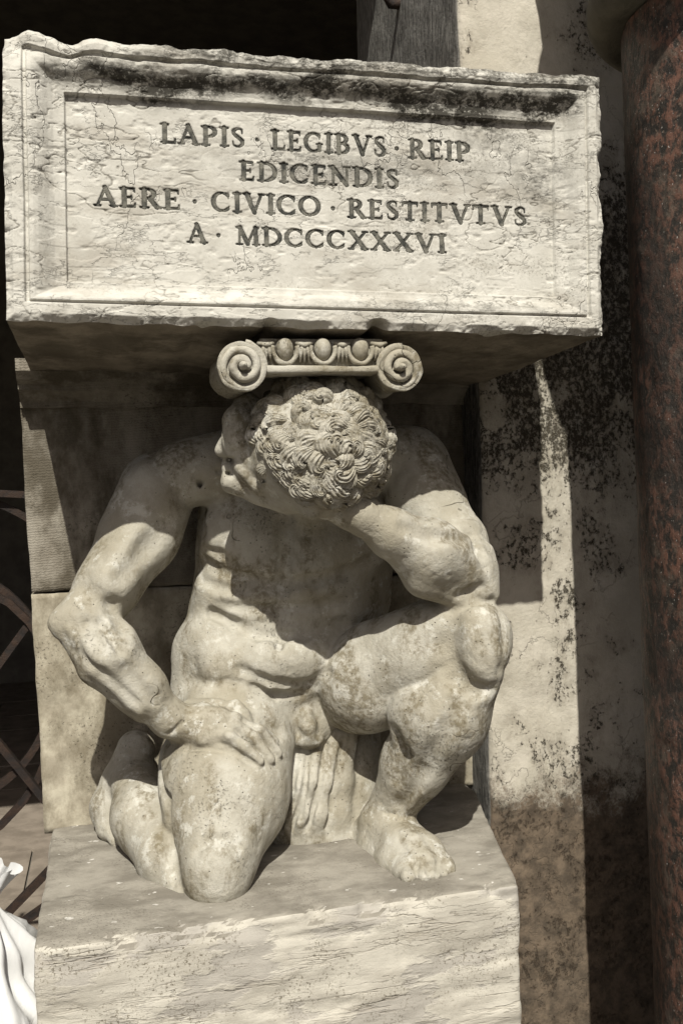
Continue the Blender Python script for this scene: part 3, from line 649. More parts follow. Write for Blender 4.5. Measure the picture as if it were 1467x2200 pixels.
# ------------------------------------------------------------------ roman capitals from tapered strokes
tk, th, sf = .092, .046, .034
def srf(x, y, hw=.17): return [(x-hw, y, sf, x+hw, y, sf)]
def stem(x, w=None, top=True, bot=True):
    w = w or tk; o = [(x, .03, w, x, .97, w)]
    if top: o += srf(x, .965)
    if bot: o += srf(x, .035)
    return o
def arc(cx, cy, rx, ry, a0, a1, wf, n=22):
    o = []; A = np.radians(np.linspace(a0, a1, n)); P = [(cx+rx*math.cos(a), cy+ry*math.sin(a), wf(a)) for a in A]
    return [(*p[:2], p[2], *q[:2], q[2]) for p, q in zip(P, P[1:])]
def side_w(a): return th+(tk-th)*abs(math.cos(a))**1.3
def poly(pts): return [(*p, *q) for p, q in zip(pts, pts[1:])]
GL = {
 'I': (.36, stem(.18)), 'L': (.68, stem(.19)+[(.1, .04, th, .62, .04, th), (.62, .04, th, .65, .24, .02)]),
 'E': (.70, stem(.19)+[(.1, .04, th, .60, .04, th), (.60, .04, th, .63, .22, .02), (.1, .96, th, .58, .96, th), (.58, .96, th, .60, .79, .02), (.19, .51, th, .48, .51, th), (.48, .42, .025, .48, .60, .025)]),
 'A': (.90, [(.12, .03, th, .45, .98, th), (.43, .97, tk, .77, .03, tk), (.24, .34, th, .62, .34, th)]+srf(.12, .03, .13)+srf(.77, .03, .15)),
 'V': (.90, [(.14, .97, tk, .47, .03, tk), (.47, .03, th, .78, .97, th)]+srf(.14, .97, .15)+srf(.78, .97, .13)),
 'P': (.72, stem(.19)+arc(.30, .715, .30, .245, -90, 90, side_w)+[(.19, .96, th, .30, .96, th), (.19, .47, th, .30, .47, th)]),
 'R': (.84, stem(.19)+arc(.30, .735, .28, .225, -90, 90, side_w)+[(.19, .96, th, .30, .96, th), (.19, .51, th, .34, .51, th), (.40, .50, tk, .70, .05, tk)]+srf(.74, .035, .12)),
 'B': (.76, stem(.19)+arc(.30, .745, .25, .215, -90, 90, side_w)+arc(.32, .285, .30, .245, -90, 90, side_w)+[(.19, .96, th, .32, .96, th), (.19, .53, th, .34, .53, th), (.19, .04, th, .34, .04, th)]),
 'D': (.90, stem(.19)+arc(.33, .50, .46, .46, -90, 90, side_w)+[(.19, .96, th, .35, .96, th), (.19, .04, th, .35, .04, th)]),
 'C': (.84, arc(.46, .50, .38, .46, 48, 310, side_w)+[(.74, .68, .022, .74, .92, .03), (.72, .20, .022, .76, .26, .02)]),
 'G': (.90, arc(.46, .50, .38, .46, 48, 305, side_w)+[(.74, .68, .022, .74, .92, .03), (.73, .12, tk, .73, .40, tk)]+srf(.73, .42, .14)),
 'O': (.94, arc(.47, .50, .39, .46, 0, 360, side_w, 34)),
 'S': (.62, poly([(.50, .72, .022), (.49, .90, .03), (.40, .965, .034), (.27, .96, .045), (.14, .86, .065), (.13, .72, .075), (.24, .59, .082), (.38, .47, .085), (.50, .34, .08), (.50, .17, .066), (.38, .05, .045), (.24, .035, .034), (.12, .10, .03), (.09, .29, .022)])),
 'N': (.94, [(.17, .03, th, .17, .97, th), (.15, .96, tk, .76, .04, tk), (.78, .04, th, .78, .97, th)]+srf(.17, .03, .14)+srf(.10, .97, .12)+srf(.78, .97, .14)),
 'M': (1.08, [(.16, .03, th, .20, .97, th), (.20, .96, tk, .53, .05, tk), (.53, .05, th, .86, .96, th), (.88, .97, tk, .91, .03, tk)]+srf(.16, .03, .13)+srf(.91, .03, .15)+srf(.14, .97, .1)+srf(.92, .97, .1)),
 'T': (.78, stem(.39, top=False)+[(.06, .955, th, .72, .955, th), (.06, .955, .03, .05, .77, .02), (.72, .955, .03, .73, .77, .02)]),
 'X': (.90, [(.16, .97, tk, .74, .03, tk), (.76, .97, th, .14, .03, th)]+srf(.16, .97, .14)+srf(.74, .03, .15)+srf(.76, .97, .12)+srf(.14, .03, .12)),
 '.': (.30, [(.15, .45, .085, .151, .45, .085)]),
}
def glyph_sdf(x, y, strokes):
    d = np.full(x.shape, 9.0)
    for (x0, y0, r0, x1, y1, r1) in strokes:
        dx, dy = x1-x0, y1-y0; L = dx*dx+dy*dy+1e-9
        t = np.clip(((x-x0)*dx+(y-y0)*dy)/L, 0, 1)
        d = np.minimum(d, np.hypot(x-x0-t*dx, y-y0-t*dy)-(r0+(r1-r0)*t))
    return d
WORDS = [  # text, px start, px end on the baseline, baseline y = y0 + slope*(x-x0), cap height px
 ('LAPIS', 345, 527, 305, .0626, 350, 42), ('.', 546, 560, 305, .0626, 350, 42), ('LEGIBVS', 583, 831, 305, .0626, 350, 42), ('.', 846, 860, 305, .0626, 350, 42), ('REIP', 878, 1012, 305, .0626, 350, 41),
 ('EDICENDIS', 515, 859, 386, .055, 525, 41),
 ('AERE', 203, 389, 441, .048, 220, 42), ('.', 412, 426, 441, .048, 220, 42), ('CIVICO', 455, 689, 441, .048, 220, 42), ('.', 709, 723, 441, .048, 220, 41), ('RESTITVTVS', 747, 1133, 441, .048, 220, 40),
 ('A', 403, 445, 521, .04, 425, 42), ('.', 463, 477, 521, .04, 425, 41), ('MDCCCXXXVI', 507, 959, 521, .04, 425, 39)]
YP = .0345                                            # depth of the sunk inscription panel
def letter_frames():
    out = []
    for txt, xa, xb, y0, sl_, x0, hp in WORDS:
        adv = sum(GL[c][0] for c in txt)+.10*(len(txt)-1)
        pos = 0.0
        for c in txt:
            s_ = pos/adv; wd = GL[c][0]; px = xa+(xb-xa)*s_; pxe = xa+(xb-xa)*(pos+wd)/adv
            by = lambda x: y0+sl_*(x-x0)
            o = U(px, by(px), YP); ex = (U(pxe, by(pxe), YP)-o)/wd; ez = U(px-.02*hp, by(px)-hp, YP)-o
            out.append((c, o[[0, 2]], ex[[0, 2]], ez[[0, 2]])); pos += wd+.10
    return out

def build_block():
    root = empty('inscribed_block', 'pale limestone block with framed Latin inscription resting above the crouching figure', 'stone block')
    c00, c10, c11, c01 = U(13, 686, 0), U(1299, 719, 0), U(1293, 160, 0), U(3, 66, 0)
    nu, nv = 860, 380
    u = np.linspace(0, 1, nu)[:, None]; v = np.linspace(0, 1, nv)[None]
    X = (1-u)*(1-v)*c00[0]+u*(1-v)*c10[0]+u*v*c11[0]+(1-u)*v*c01[0]
    Z = (1-u)*(1-v)*c00[2]+u*(1-v)*c10[2]+u*v*c11[2]+(1-u)*v*c01[2]
    P = np.stack([X, np.zeros_like(X), Z], -1).reshape(-1, 3)
    # distances to the four sides in units of frame width -> moulding profile
    uu = np.broadcast_to(u, X.shape); vv = np.broadcast_to(v, X.shape)
    wob = (vnoise(P, 9, 21)*.012).reshape(X.shape)
    tl = (uu-.028)/(.089-.028); tr = (1-uu-.026)/(.079-.026); tb = (vv-.066)/(.152-.066); tt = (1-vv-.050)/(.172-.050)
    t = np.minimum(np.minimum(tl, tr), np.minimum(tb, tt))+wob
    prof_t = [-9, -.01, .02, .09, .12, .22, .34, .48, .60, .72, .86, .97, 1.0, 1.02, 9]
    prof_h = [0, 0, -.008, -.008, -.002, -.002, -.005, -.0115, -.018, -.0225, -.0245, -.0250, -.0250, -.0345, -.0345]
    Hh = np.interp(t, prof_t, prof_h)
    nz = fbm(P, 14, 4, 31).reshape(X.shape)*.0009 + np.minimum(fbm(P*np.array([1, 1, 1.8]), 45, 3, 37).reshape(X.shape)+.30, 0)*.0024
    # layered flaking of the stone: shallow terraces
    tr_ = fbm(P*np.array([.8, 1, 2.6]), 11, 4, 51).reshape(X.shape); Hh += np.where(tr_ > .12, 0, -.0006)*smooth01(tr_, .16, .10)
    # chipped outer edges
    ed = np.minimum(np.minimum(uu*1.0, (1-uu)*1.0), np.minimum(vv*.45, (1-vv)*.45))
    chip = np.clip(fbm(P, 30, 4, 43).reshape(X.shape)*.5+.35, 0, 1)
    Hh -= np.clip(.012-ed, 0, 1)*(.3+1.3*chip)
    # knocked corner at the upper left and nicks on the lower edge
    Hh -= .028*np.exp(-((uu-0.01)/.03)**2-((1-vv)/.06)**2)
    for cu, wu, dv in ((.405, .012, .020), (.588, .014, .035), (.30, .01, .01), (.80, .02, .010)):
        Hh -= .03*np.exp(-((uu-cu)/wu)**2)*np.clip(1-vv/dv, 0, 1)
    # roughened rim along the top left third
    Hh -= .010*smooth01(vv, .87, .96)*smooth01(uu, .55, .2)*np.clip(.5+fbm(P, 22, 4, 61).reshape(X.shape), 0, 1.2)
    # carve the letters
    for c, o, ex, ez in letter_frames():
        det = ex[0]*ez[1]-ex[1]*ez[0]; dx, dz = X-o[0], Z-o[1]
        wd = GL[c][0]
        lx = (dx*ez[1]-dz*ez[0])/det; ly = (ex[0]*dz-ex[1]*dx)/det
        sel = (lx > -.15) & (lx < wd+.15) & (ly > -.12) & (ly < 1.12)
        d = glyph_sdf(lx[sel], ly[sel], GL[c][1]); Hh[sel] -= .0032*smooth01(d, .035, -.02)
    # a few long bedding cracks with real depth
    w1 = fbm(P*np.array([1, 1, 3.2]), 4.2, 5, 101, .55).reshape(X.shape); w2 = fbm(P*np.array([1.0, 1, 2.4])+3, 6.0, 5, 111, .55).reshape(X.shape); w3 = fbm(P*np.array([2.4, 1, .8])+7, 3.0, 5, 121, .55).reshape(X.shape)
    mk = lambda sd, lo_, hi_: smooth01(fbm(P, 5, 2, sd).reshape(X.shape), lo_, hi_)
    wid = .013+.016*mk(140, -.2, .6)
    crack = np.maximum(np.exp(-(w1/wid)**2)*mk(131, -.4, .1), np.exp(-((w2-.15)/wid)**2)*mk(133, -.25, .2))
    w4 = fbm(P*np.array([1.2, 1, 3.0])+11, 8.0, 4, 151, .5).reshape(X.shape); crack = np.maximum(crack, .8*np.exp(-((w4+.1)/.02)**2)*mk(153, -.1, .3)*smooth01(uu, .2, .6))
    crack = np.maximum(crack, np.exp(-(w3/.011)**2)*mk(137, .45, .7))
    Hh -= crack*.0017
    Y = -(Hh+nz)
    # uneven outline: shift boundary rows
    top = (vnoise(P, 14, 71).reshape(X.shape)*.006+vnoise(P, 45, 72).reshape(X.shape)*.003)
    bump_l = .016*np.exp(-((uu-.035)/.03)**2)-.012*np.exp(-((uu-.10)/.02)**2)
    Z2 = Z+(top+bump_l)*smooth01(vv, .90, 1.0)+(vnoise(P, 40, 73).reshape(X.shape)*.003-.013*np.exp(-((uu-.588)/.012)**2)*-1-.006*np.exp(-((uu-.405)/.010)**2)*-1)*smooth01(vv, .05, 0)
    X2 = X+(vnoise(P, 50, 74).reshape(X.shape)*.004+vnoise(P, 22, 75).reshape(X.shape)*.003)*(smooth01(uu, .985, 1)+smooth01(uu, .01, 0)*.5)
    V = np.stack([X2, Y, Z2], -1).reshape(-1, 3)
    Q = grid_faces(nu, nv, 0, False)
    o = mesh('front_face', V, Q, M_BLOCK, root)
    # black crust: runs in the hollow of the upper moulding and in drips below it
    crust = np.exp(-((tt-.58+.35*vnoise(P, 18, 84).reshape(X.shape))/.40)**2)*smooth01(uu, .03, .10)*smooth01(uu, .985, .93)
    drip = .75*np.exp(-np.clip(tt-1.0, 0, 9)/.9)*(tt > .9)*smooth01(vnoise(P*np.array([1, 1, .25]), 16, 81).reshape(X.shape), .0, .5)*smooth01(uu, .45, .72)
    spots = .55*np.exp(-((uu-.90)/.05)**2-((vv-.60)/.12)**2)+.5*np.exp(-((uu-.55)/.22)**2-((vv-.62)/.06)**2)+.6*np.exp(-((uu-.70)/.25)**2-((vv-.10)/.02)**2)
    rim = .55*smooth01(vv, .93, .97)*smooth01(uu, .15, .3)
    crn = fbm(P*np.array([1, 1, .5]), 9, 4, 83).reshape(X.shape)
    cr = np.clip(crust*np.clip(.62+.25*smooth01(uu, .0, .5)+.7*crn, .12, 1.1)+drip+spots*.7+rim, 0, 1)
    at = o.data.attributes.new('crust', 'FLOAT', 'POINT'); at.data.foreach_set('value', cr.ravel().astype(np.float32))
    at = o.data.attributes.new('crack', 'FLOAT', 'POINT'); at.data.foreach_set('value', crack.ravel().astype(np.float32))
    # body of the block behind the face: soffit, ends and top
    ib = np.arange(nu)*nv; it = ib+nv-1
    loop = np.concatenate([ib, (nu-1)*nv+np.arange(1, nv), it[::-1][1:], np.arange(nv-1)[::-1][1:]])
    P0 = V[loop]; U0 = uu.reshape(-1)[loop]; V0 = vv.reshape(-1)[loop]; rings = []
    for q in np.linspace(0, 1, 26):
        R_ = P0.copy(); R_[:, 1] = P0[:, 1]*(1-q)+.62*q
        s_ = min(1, q*.62/.46)
        R_[:, 2] -= (.016+.016*U0)*s_*(1-V0)*smooth01(V0, .5, 0)
        R_[:, 0] -= .04*s_*smooth01(U0, .55, 1)*smooth01(V0, .6, 0)
        R_ += (fbm(R_, 20, 3, 91)*.002*min(1, q*8))[:, None]*np.array([0, 0, 1])
        rings.append(R_)
    m = len(loop); VV = np.concatenate(rings); i, j = np.meshgrid(np.arange(25), np.arange(m), indexing='ij'); j2 = (j+1) % m
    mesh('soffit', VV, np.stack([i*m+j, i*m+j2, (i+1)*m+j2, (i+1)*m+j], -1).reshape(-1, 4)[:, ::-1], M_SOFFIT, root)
    # painted letters lying in the carved strokes
    cache = {}
    for li, (c, o2, ex, ez) in enumerate(letter_frames()):
        if c not in cache:
            h = .022; wd = GL[c][0]; gx = np.arange(-.1, wd+.1+h, h); gy = np.arange(-.1, 1.1+h, h)
            D = glyph_sdf(gx[:, None]+0*gy[None], gy[None]+0*gx[:, None], GL[c][1])-.006
            Vl = []; Fl = []; ids = {}
            def vid(p):
                k_ = (round(p[0], 5), round(p[1], 5))
                if k_ not in ids: ids[k_] = len(Vl); Vl.append(k_)
                return ids[k_]
            for a in range(len(gx)-1):
                for b in range(len(gy)-1):
                    cs = [(a, b), (a+1, b), (a+1, b+1), (a, b+1)]; ds = [D[q] for q in cs]
                    if min(ds) >= 0: continue
                    pp = []
                    for q in range(4):
                        d0, d1 = ds[q], ds[(q+1) % 4]; p0 = (gx[cs[q][0]], gy[cs[q][1]]); q1 = cs[(q+1) % 4]; p1 = (gx[q1[0]], gy[q1[1]])
                        if d0 < 0: pp.append(p0)
                        if (d0 < 0) != (d1 < 0):
                            s_ = d0/(d0-d1); pp.append((p0[0]+(p1[0]-p0[0])*s_, p0[1]+(p1[1]-p0[1])*s_))
                    f_ = []
                    for p in pp:
                        i_ = vid(p)
                        if i_ not in f_: f_.append(i_)
                    if len(f_) > 2: Fl.append(f_)
            cache[c] = (np.array(Vl), Fl)
        Vl, Fl = cache[c]
        P2 = o2[None]+Vl[:, :1]*ex[None]+Vl[:, 1:]*ez[None]
        P3 = np.stack([P2[:, 0], np.full(len(P2), 0.0), P2[:, 1]], 1)
        # follow the stone: sample the carved face just under the paint
        iu = np.clip(((P3[:, 0]-c00[0])/(c10[0]-c00[0])*(nu-1)).round().astype(int), 0, nu-1)
        for _ in range(3):
            zb = Z[iu, 0]; zt = Z[iu, -1]; iv = np.clip(((P3[:, 2]-zb)/(zt-zb)*(nv-1)).round().astype(int), 0, nv-1)
            xl = X[0, iv]; xr = X[-1, iv]; iu = np.clip(((P3[:, 0]-xl)/(xr-xl)*(nu-1)).round().astype(int), 0, nu-1)
        Ys = Y[iu, iv]
        P3[:, 1] = np.minimum(Ys, YP+.0035)-.0013
        mesh('letter' if c != '.' else 'dot', P3, Fl, M_INK, root, False)
    return root

def build_pier():
    """wall panel and cornice behind the figure"""
    root = empty('backing_pier', 'stone pier of two tooled courses behind the crouching figure', 'pier')
    zt, zs, zb = ZO-.075, U(70, 1276, .57)[2], ZO-.969
    def lean(P):                                  # the old pier leans a little
        P[:, 0] += (ZO-.5-P[:, 2])*.020*smooth01(P[:, 0], .3, -.05); return P
    xl = U(62, 1150, .57)[0]
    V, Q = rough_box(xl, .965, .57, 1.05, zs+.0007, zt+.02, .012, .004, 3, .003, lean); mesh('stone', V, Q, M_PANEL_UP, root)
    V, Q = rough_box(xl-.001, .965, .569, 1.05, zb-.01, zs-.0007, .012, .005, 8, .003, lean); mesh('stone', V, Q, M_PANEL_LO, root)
    # cornice mouldings stepping out under the block
    prof = [(.57, -.082), (.553, -.082), (.553, -.070), (.548, -.064), (.532, -.052), (.520, -.048), (.520, -.038), (.508, -.035), (.49, -.028), (.474, -.014), (.474, .01), (.60, .01), (.60, -.082)]
    n = 60; xs = np.linspace(xl-.006, .955, n); k = len(prof)
    V = np.array([(x+.0, y, z+ZO) for x in xs for (y, z) in prof]); V[:, 2] += vnoise(V, 24, 5)*.003; V[:, 1] += vnoise(V, 30, 6)*.003
    i, j = np.meshgrid(np.arange(n-1), np.arange(k), indexing='ij'); j2 = (j+1) % k
    f = np.stack([i*k+j, i*k+j2, (i+1)*k+j2, (i+1)*k+j], -1).reshape(-1, 4).tolist(); f += [list(range(k))[::-1], [(n-1)*k+q for q in range(k)]]
    mesh('cornice', V, f, M_PANEL_UP, root, False)
    return root

def build_pedestal():
    root = empty('pedestal', 'layered pale stone pedestal under the kneeling statue', 'pedestal')
    zt = ZO-.969
    xr0 = UZ(1118, 1908, zt)[0]
    def warp(P):
        yy = np.clip(P[:, 1]/.5, 0, 1); P[:, 0] += smooth01(P[:, 0], .45, .80)*.118*yy
        P[:, 2] += smooth01(P[:, 2], zt-.05, zt)*(vnoise(P, 7, 3)*.002)
        fr = smooth01(P[:, 1], .03, 0)
        P[:, 1] += fr*(fbm(P*np.array([.3, 1, 3]), 9, 4, 77)*.0018+.004*smooth01(fbm(P*np.array([.5, 1, 2.6]), 9, 4, 78), .1, .16))
        ch = np.clip(fbm(P*np.array([1, 1, .2]), 22, 4, 93)+.15, 0, 1)*smooth01(P[:, 1], .035, 0)*smooth01(P[:, 2], zt-.03, zt)
        P[:, 1] += ch*.012; P[:, 2] -= ch*.012                       # chipped front arris
        jx = xj+vnoise(P, 30, 7)*.004                                  # old joint, mostly filled
        P[:, 1] += fr*.005*np.exp(-((P[:, 0]-jx)/.006)**2)*smooth01(P[:, 2], zj, zj+.03)*smooth01(P[:, 2], zt, zt-.03)
        return P
    xj = U(866, 2000, 0)[0]; zj = U(870, 2092, 0)[2]
    V, Q = rough_box(-.004, xr0+.002, .0, .59, zj-.20, zt, .007, .0035, 5, .006, warp, (.35, 1, 2.6)); mesh('stone', V, Q, M_PLINTH, root)
    V, Q = rough_box(-.002, xr0+.008, -.002, .59, 0, zj-.2005, .012, .0035, 9, .004, warp, (.35, 1, 2.6)); mesh('stone', V, Q, M_PLINTH, root)
    return root

def build_wall():
    x0 = .945; YW = .46
    ys = np.concatenate([np.linspace(YW, 1.30, 40)]); zs = np.linspace(0, 4.2, 340); xs = np.linspace(x0, 2.6, 150)
    path = [(x0, y) for y in ys[::-1]]+[(x, YW) for x in xs[1:]]
    path = np.array(path); k = len(path); m = len(zs)
    V = np.zeros((k, m, 3)); V[..., 0] = path[:, 0, None]; V[..., 1] = path[:, 1, None]; V[..., 2] = zs[None]
    V = V.reshape(-1, 3)
    e = fbm(V, 8, 4, 4)*.0035+fbm(V, 40, 3, 5)*.0012
    corner = np.exp(-((V[:, 0]-x0)**2+(V[:, 1]-YW)**2)/.010**2)
    V[:, 1] -= e*(V[:, 0] > x0+.001); V[:, 0] -= e*.6*(V[:, 1] > YW+.001)
    V[:, 0] += corner*(.004+.003*vnoise(V, 30, 6)); V[:, 1] += corner*.004
    V[:, 0] -= .026*smooth01(V[:, 2], 2.0, 2.6)*smooth01(V[:, 0], 1.02, .945)
    # chip in the render beside the shadow line is left to the surface relief
    Q = grid_faces(k, m, 0, True)
    o = mesh('plastered_wall', V, Q, M_WALL)
    # closed back so that it is a solid wall
    tag(o, 'plastered wall end with black mould and brown damp beside the pedestal', 'wall')
    return o

def build_column():
    root = empty('granite_column', 'dark red granite column standing beside the plastered wall', 'column')
    R = .28; c = (1.352, -.038, 0); c_top = (1.340, -.038, 0)
    pr = [(R+.006, 0.0)]+[(R+.004-.012*(z/2.4), z) for z in np.linspace(.02, 2.40, 120)]
    V, f = revolve(pr, c, 'Z', 128); V[:, :2] += (fbm(V, 9, 3, 8)*.0025-np.clip(fbm(V, 26, 3, 18)-.35, 0, 1)*.006)[:, None]; V[:, 0] -= (V[:, 2]-1.52)*.019; mesh('shaft', V, f, M_GRANITE, root)
    rz = U(1290, 92, -.10)[2]+.15; rr = .042
    a = np.linspace(-1.55, 1.55, 16); pr = [(R-.02, rz-rr)]+[(R+.016+rr*math.cos(x), rz+rr*1.15*math.sin(x)) for x in a]+[(R-.02, rz+rr)]
    V, f = revolve(pr, c_top, 'Z', 96); mesh('neck_ring', V, f, M_CAPSTONE, root)
    # bell of the capital with upright leaves
    pr = [(R-.01, rz+rr*.6), (R+.005, rz+.10), (R+.02, rz+.22), (R+.035, rz+.34), (R+.05, rz+.42), (R+.05, rz+.50), (R-.05, rz+.50)]
    V, f = revolve(pr, c_top, 'Z', 96); mesh('bell', V, f, M_CAPSTONE, root)
    for i in range(8):
        a = 2*math.pi*i/8+.15; n, m = 14, 9; W = []
        for t in np.linspace(0, 1, n):
            rad = R+.012+.02*math.sin(t*3)+.10*max(0, t-.55)**1.4*1.2; z = rz+.03+.25*t-.10*max(0, t-.8)**1.2*3
            for s_ in np.linspace(-1, 1, m):
                hw = .30*(1-.55*t)*(.85+.15*math.cos(t*22)); aa = a+s_*hw; r2 = rad+.016*(1-s_*s_)-.004*math.cos(s_*9)
                W.append((c[0]+r2*math.cos(aa), c[1]+r2*math.sin(aa), z))
        W = np.array(W); W2 = W.copy(); W2[:, :2] = np.array(c[:2])+(W[:, :2]-np.array(c[:2]))*.93
        f1 = grid_faces(n, m); mesh('leaf', np.concatenate([W, W2]), np.concatenate([f1, grid_faces(n, m, n*m, True)]), M_CAPSTONE, root)
    V, Q = rough_box(c[0]-.30, c[0]+.36, c[1]-.30, .47, rz+.50, rz+.62, .03, .003, 3, .008); mesh('abacus', V, Q, M_CAPSTONE, root)
    return root

def build_capital():
    root = empty('ionic_capital', 'small ionic capital with two scrolls and eggs between head and block', 'capital')
    Yf = .004
    def volute(px, py, rp, sgn, broken):
        c = U(px, py, Yf); R = rp*mpp(c); L = .15
        pr = [(R*.55, .012), (R*.80, .010), (R*.98, .004), (R, .010), (R*.97, .022), (R*.88, .055), (R*.84, .08), (R*.88, .11), (R*.97, L-.01), (R*.9, L), (0.001, L)]
        pr = [(0.001, .012)]+pr
        V, f = revolve(pr, c, 'Y', 48); V += (fbm(V, 45, 3, 3)*.0018)[:, None]*np.array([1, .6, 1])
        vo = mesh('volute', V, f, M_STATUE, root)
        pts = []; rad = []
        for t in np.linspace(0, 1, 90):
            a = math.radians(100)+sgn*t*2*math.pi*2.35; r = R*(.93*(1-t)**.9+.08)
            pts.append((c[0]-r*math.cos(a)*1.0, c[1]+.014-.014*t, c[2]+r*math.sin(a))); rad.append(R*(.085+.10*math.sin(min(1, t*1.2)*math.pi*.55))*(1 if t < .97 else .7))
        V, f = tube(pts, rad, 10); V += (fbm(V, 70, 2, 9)*.0012)[:, None]
        mesh('scroll', V, f, M_STATUE, vo)
        V, f = revolve([(.0005, -.016), (R*.13, -.013), (R*.17, -.004), (R*.17, .012)], c, 'Y', 20); mesh('eye', V, f, M_STATUE, vo)
    volute(522, 785, 55, 1, False); volute(862, 789, 51, -1, True)
    # backing and fillet between the scrolls
    a, b = U(560, 738, Yf+.02), U(830, 802, Yf+.02)
    V, Q = rough_box(a[0], b[0], Yf+.034, Yf+.15, b[2]+.002, a[2]+.012, .006, .002, 4, .003); mesh('echinus', V, Q, M_STATUE, root)
    a, b = U(572, 783, Yf), U(818, 800, Yf)
    V, Q = rough_box(a[0], b[0], Yf+.004, Yf+.06, b[2], a[2], .004, .003, 14, .004); mesh('fillet', V, Q, M_STATUE, root)
    for px in (611, 692, 772):
        c = U(px, 752, Yf+.03); m = mpp(c)
        n, q = 20, 14; V = []
        for t in np.linspace(0, 1, q):
            zz = 1-2.0*t; rr = math.sqrt(max(0, 1-zz*zz))*(1.0+.12*zz)
            for x in np.linspace(0, 2*math.pi, n, endpoint=False): V.append((c[0]+19*m*rr*math.cos(x), c[1]+.020*rr*math.sin(x), c[2]+27*m*zz))
        i, j = np.meshgrid(np.arange(q-1), np.arange(n), indexing='ij'); j2 = (j+1) % n
        f = np.stack([i*n+j, i*n+j2, (i+1)*n+j2, (i+1)*n+j], -1).reshape(-1, 4)[:, ::-1]
        mesh('egg', np.array(V), f, M_STATUE, root)
        pts = [(c[0]+27*m*math.cos(x), Yf+.024, c[2]+2*m+31*m*math.sin(x)*(1 if math.sin(x) < 0 else .8)) for x in np.linspace(math.radians(165), math.radians(375), 26)]
        V, f = tube(pts, 5.5*m, 8); V += (fbm(V, 80, 2, 5)*.001)[:, None]; mesh('egg_rim', V, f, M_STATUE, root)
    for px in (570, 652, 733, 812):
        c = U(px, 757, Yf+.03); m = mpp(c)
        for dx, tip in ((-7, -9), (0, 0), (7, 9)):
            V, f = tube([(c[0]+dx*m*.3, Yf+.024, c[2]+16*m), (c[0]+dx*m, Yf+.020, c[2]+2*m), (c[0]+tip*m*1.1, Yf+.024, c[2]-22*m)], [5*m, 5*m, 1.5*m], 8)
            mesh('dart', V, f, M_STATUE, root)
        V, f = tube([(c[0]-17*m, Yf+.026, c[2]+19*m), (c[0], Yf+.018, c[2]+14*m), (c[0]+17*m, Yf+.026, c[2]+19*m)], [4*m, 6*m, 4*m], 8); mesh('dart', V, f, M_STATUE, root)
    return root

def build_grille():
    root = empty('iron_grille', 'rusty wrought iron grille of curved and diagonal bars beside the pier', 'grille')
    Yg = .78; nb = [0]
    def bar(pts, wd=.016, dp=.022):
        nb[0] += 1; P = np.array([U(x, y, Yg) for x, y in pts]); P[:, 1] += .0045*(nb[0] % 9); T = np.gradient(P, axis=0); T /= np.linalg.norm(T, axis=1)[:, None]
        S_ = np.stack([-T[:, 2], 0*T[:, 0], T[:, 0]], 1); V = []
        for p, s_ in zip(P, S_): V += [p+s_*wd/2+(0, -dp/2, 0), p-s_*wd/2+(0, -dp/2, 0), p-s_*wd/2+(0, dp/2, 0), p+s_*wd/2+(0, dp/2, 0)]
        n = len(P); f = []
        for i in range(n-1):
            for j in range(4): f.append([i*4+j, i*4+(j+1) % 4, (i+1)*4+(j+1) % 4, (i+1)*4+j])
        f += [[0, 1, 2, 3][::-1], [(n-1)*4+q for q in range(4)]]
        mesh('bar', V, f, M_IRON, root, False)
    def line(x0, y0, x1, y1, e0=-600, e1=150):
        bar([(x, y0+(y1-y0)*(x-x0)/(x1-x0)) for x in np.linspace(e0, e1, 12)])
    def ring(cx, cy, r, a0, a1): bar([(cx+r*math.cos(math.radians(a)), cy+r*math.sin(math.radians(a))) for a in np.linspace(a0, a1, 34)])
    line(0, 1060, 60, 1063); line(0, 1425, 58, 1345, -420, 90); line(0, 1605, 95, 1722, -420, 110); line(0, 1985, 90, 1892, -420, 120); line(20, 2010, 80, 1968, -420, 120)
    ring(-150, 1450, 395, -95, -20); ring(-150, 1480, 260, -90, 90); ring(-60, 1600, 215, -90, 0) if False else None
    bar([(-260, 1900), (-160, 1875), (-60, 1825), (0, 1783), (45, 1735), (80, 1680), (105, 1620), (115, 1560)])
    bar([(-300, 1190), (-150, 1225), (-40, 1265), (20, 1295), (62, 1335), (95, 1385)])
    for x in (-420, -200): bar([(x, 940), (x-6, 1500), (x-12, 2700)])
    return root

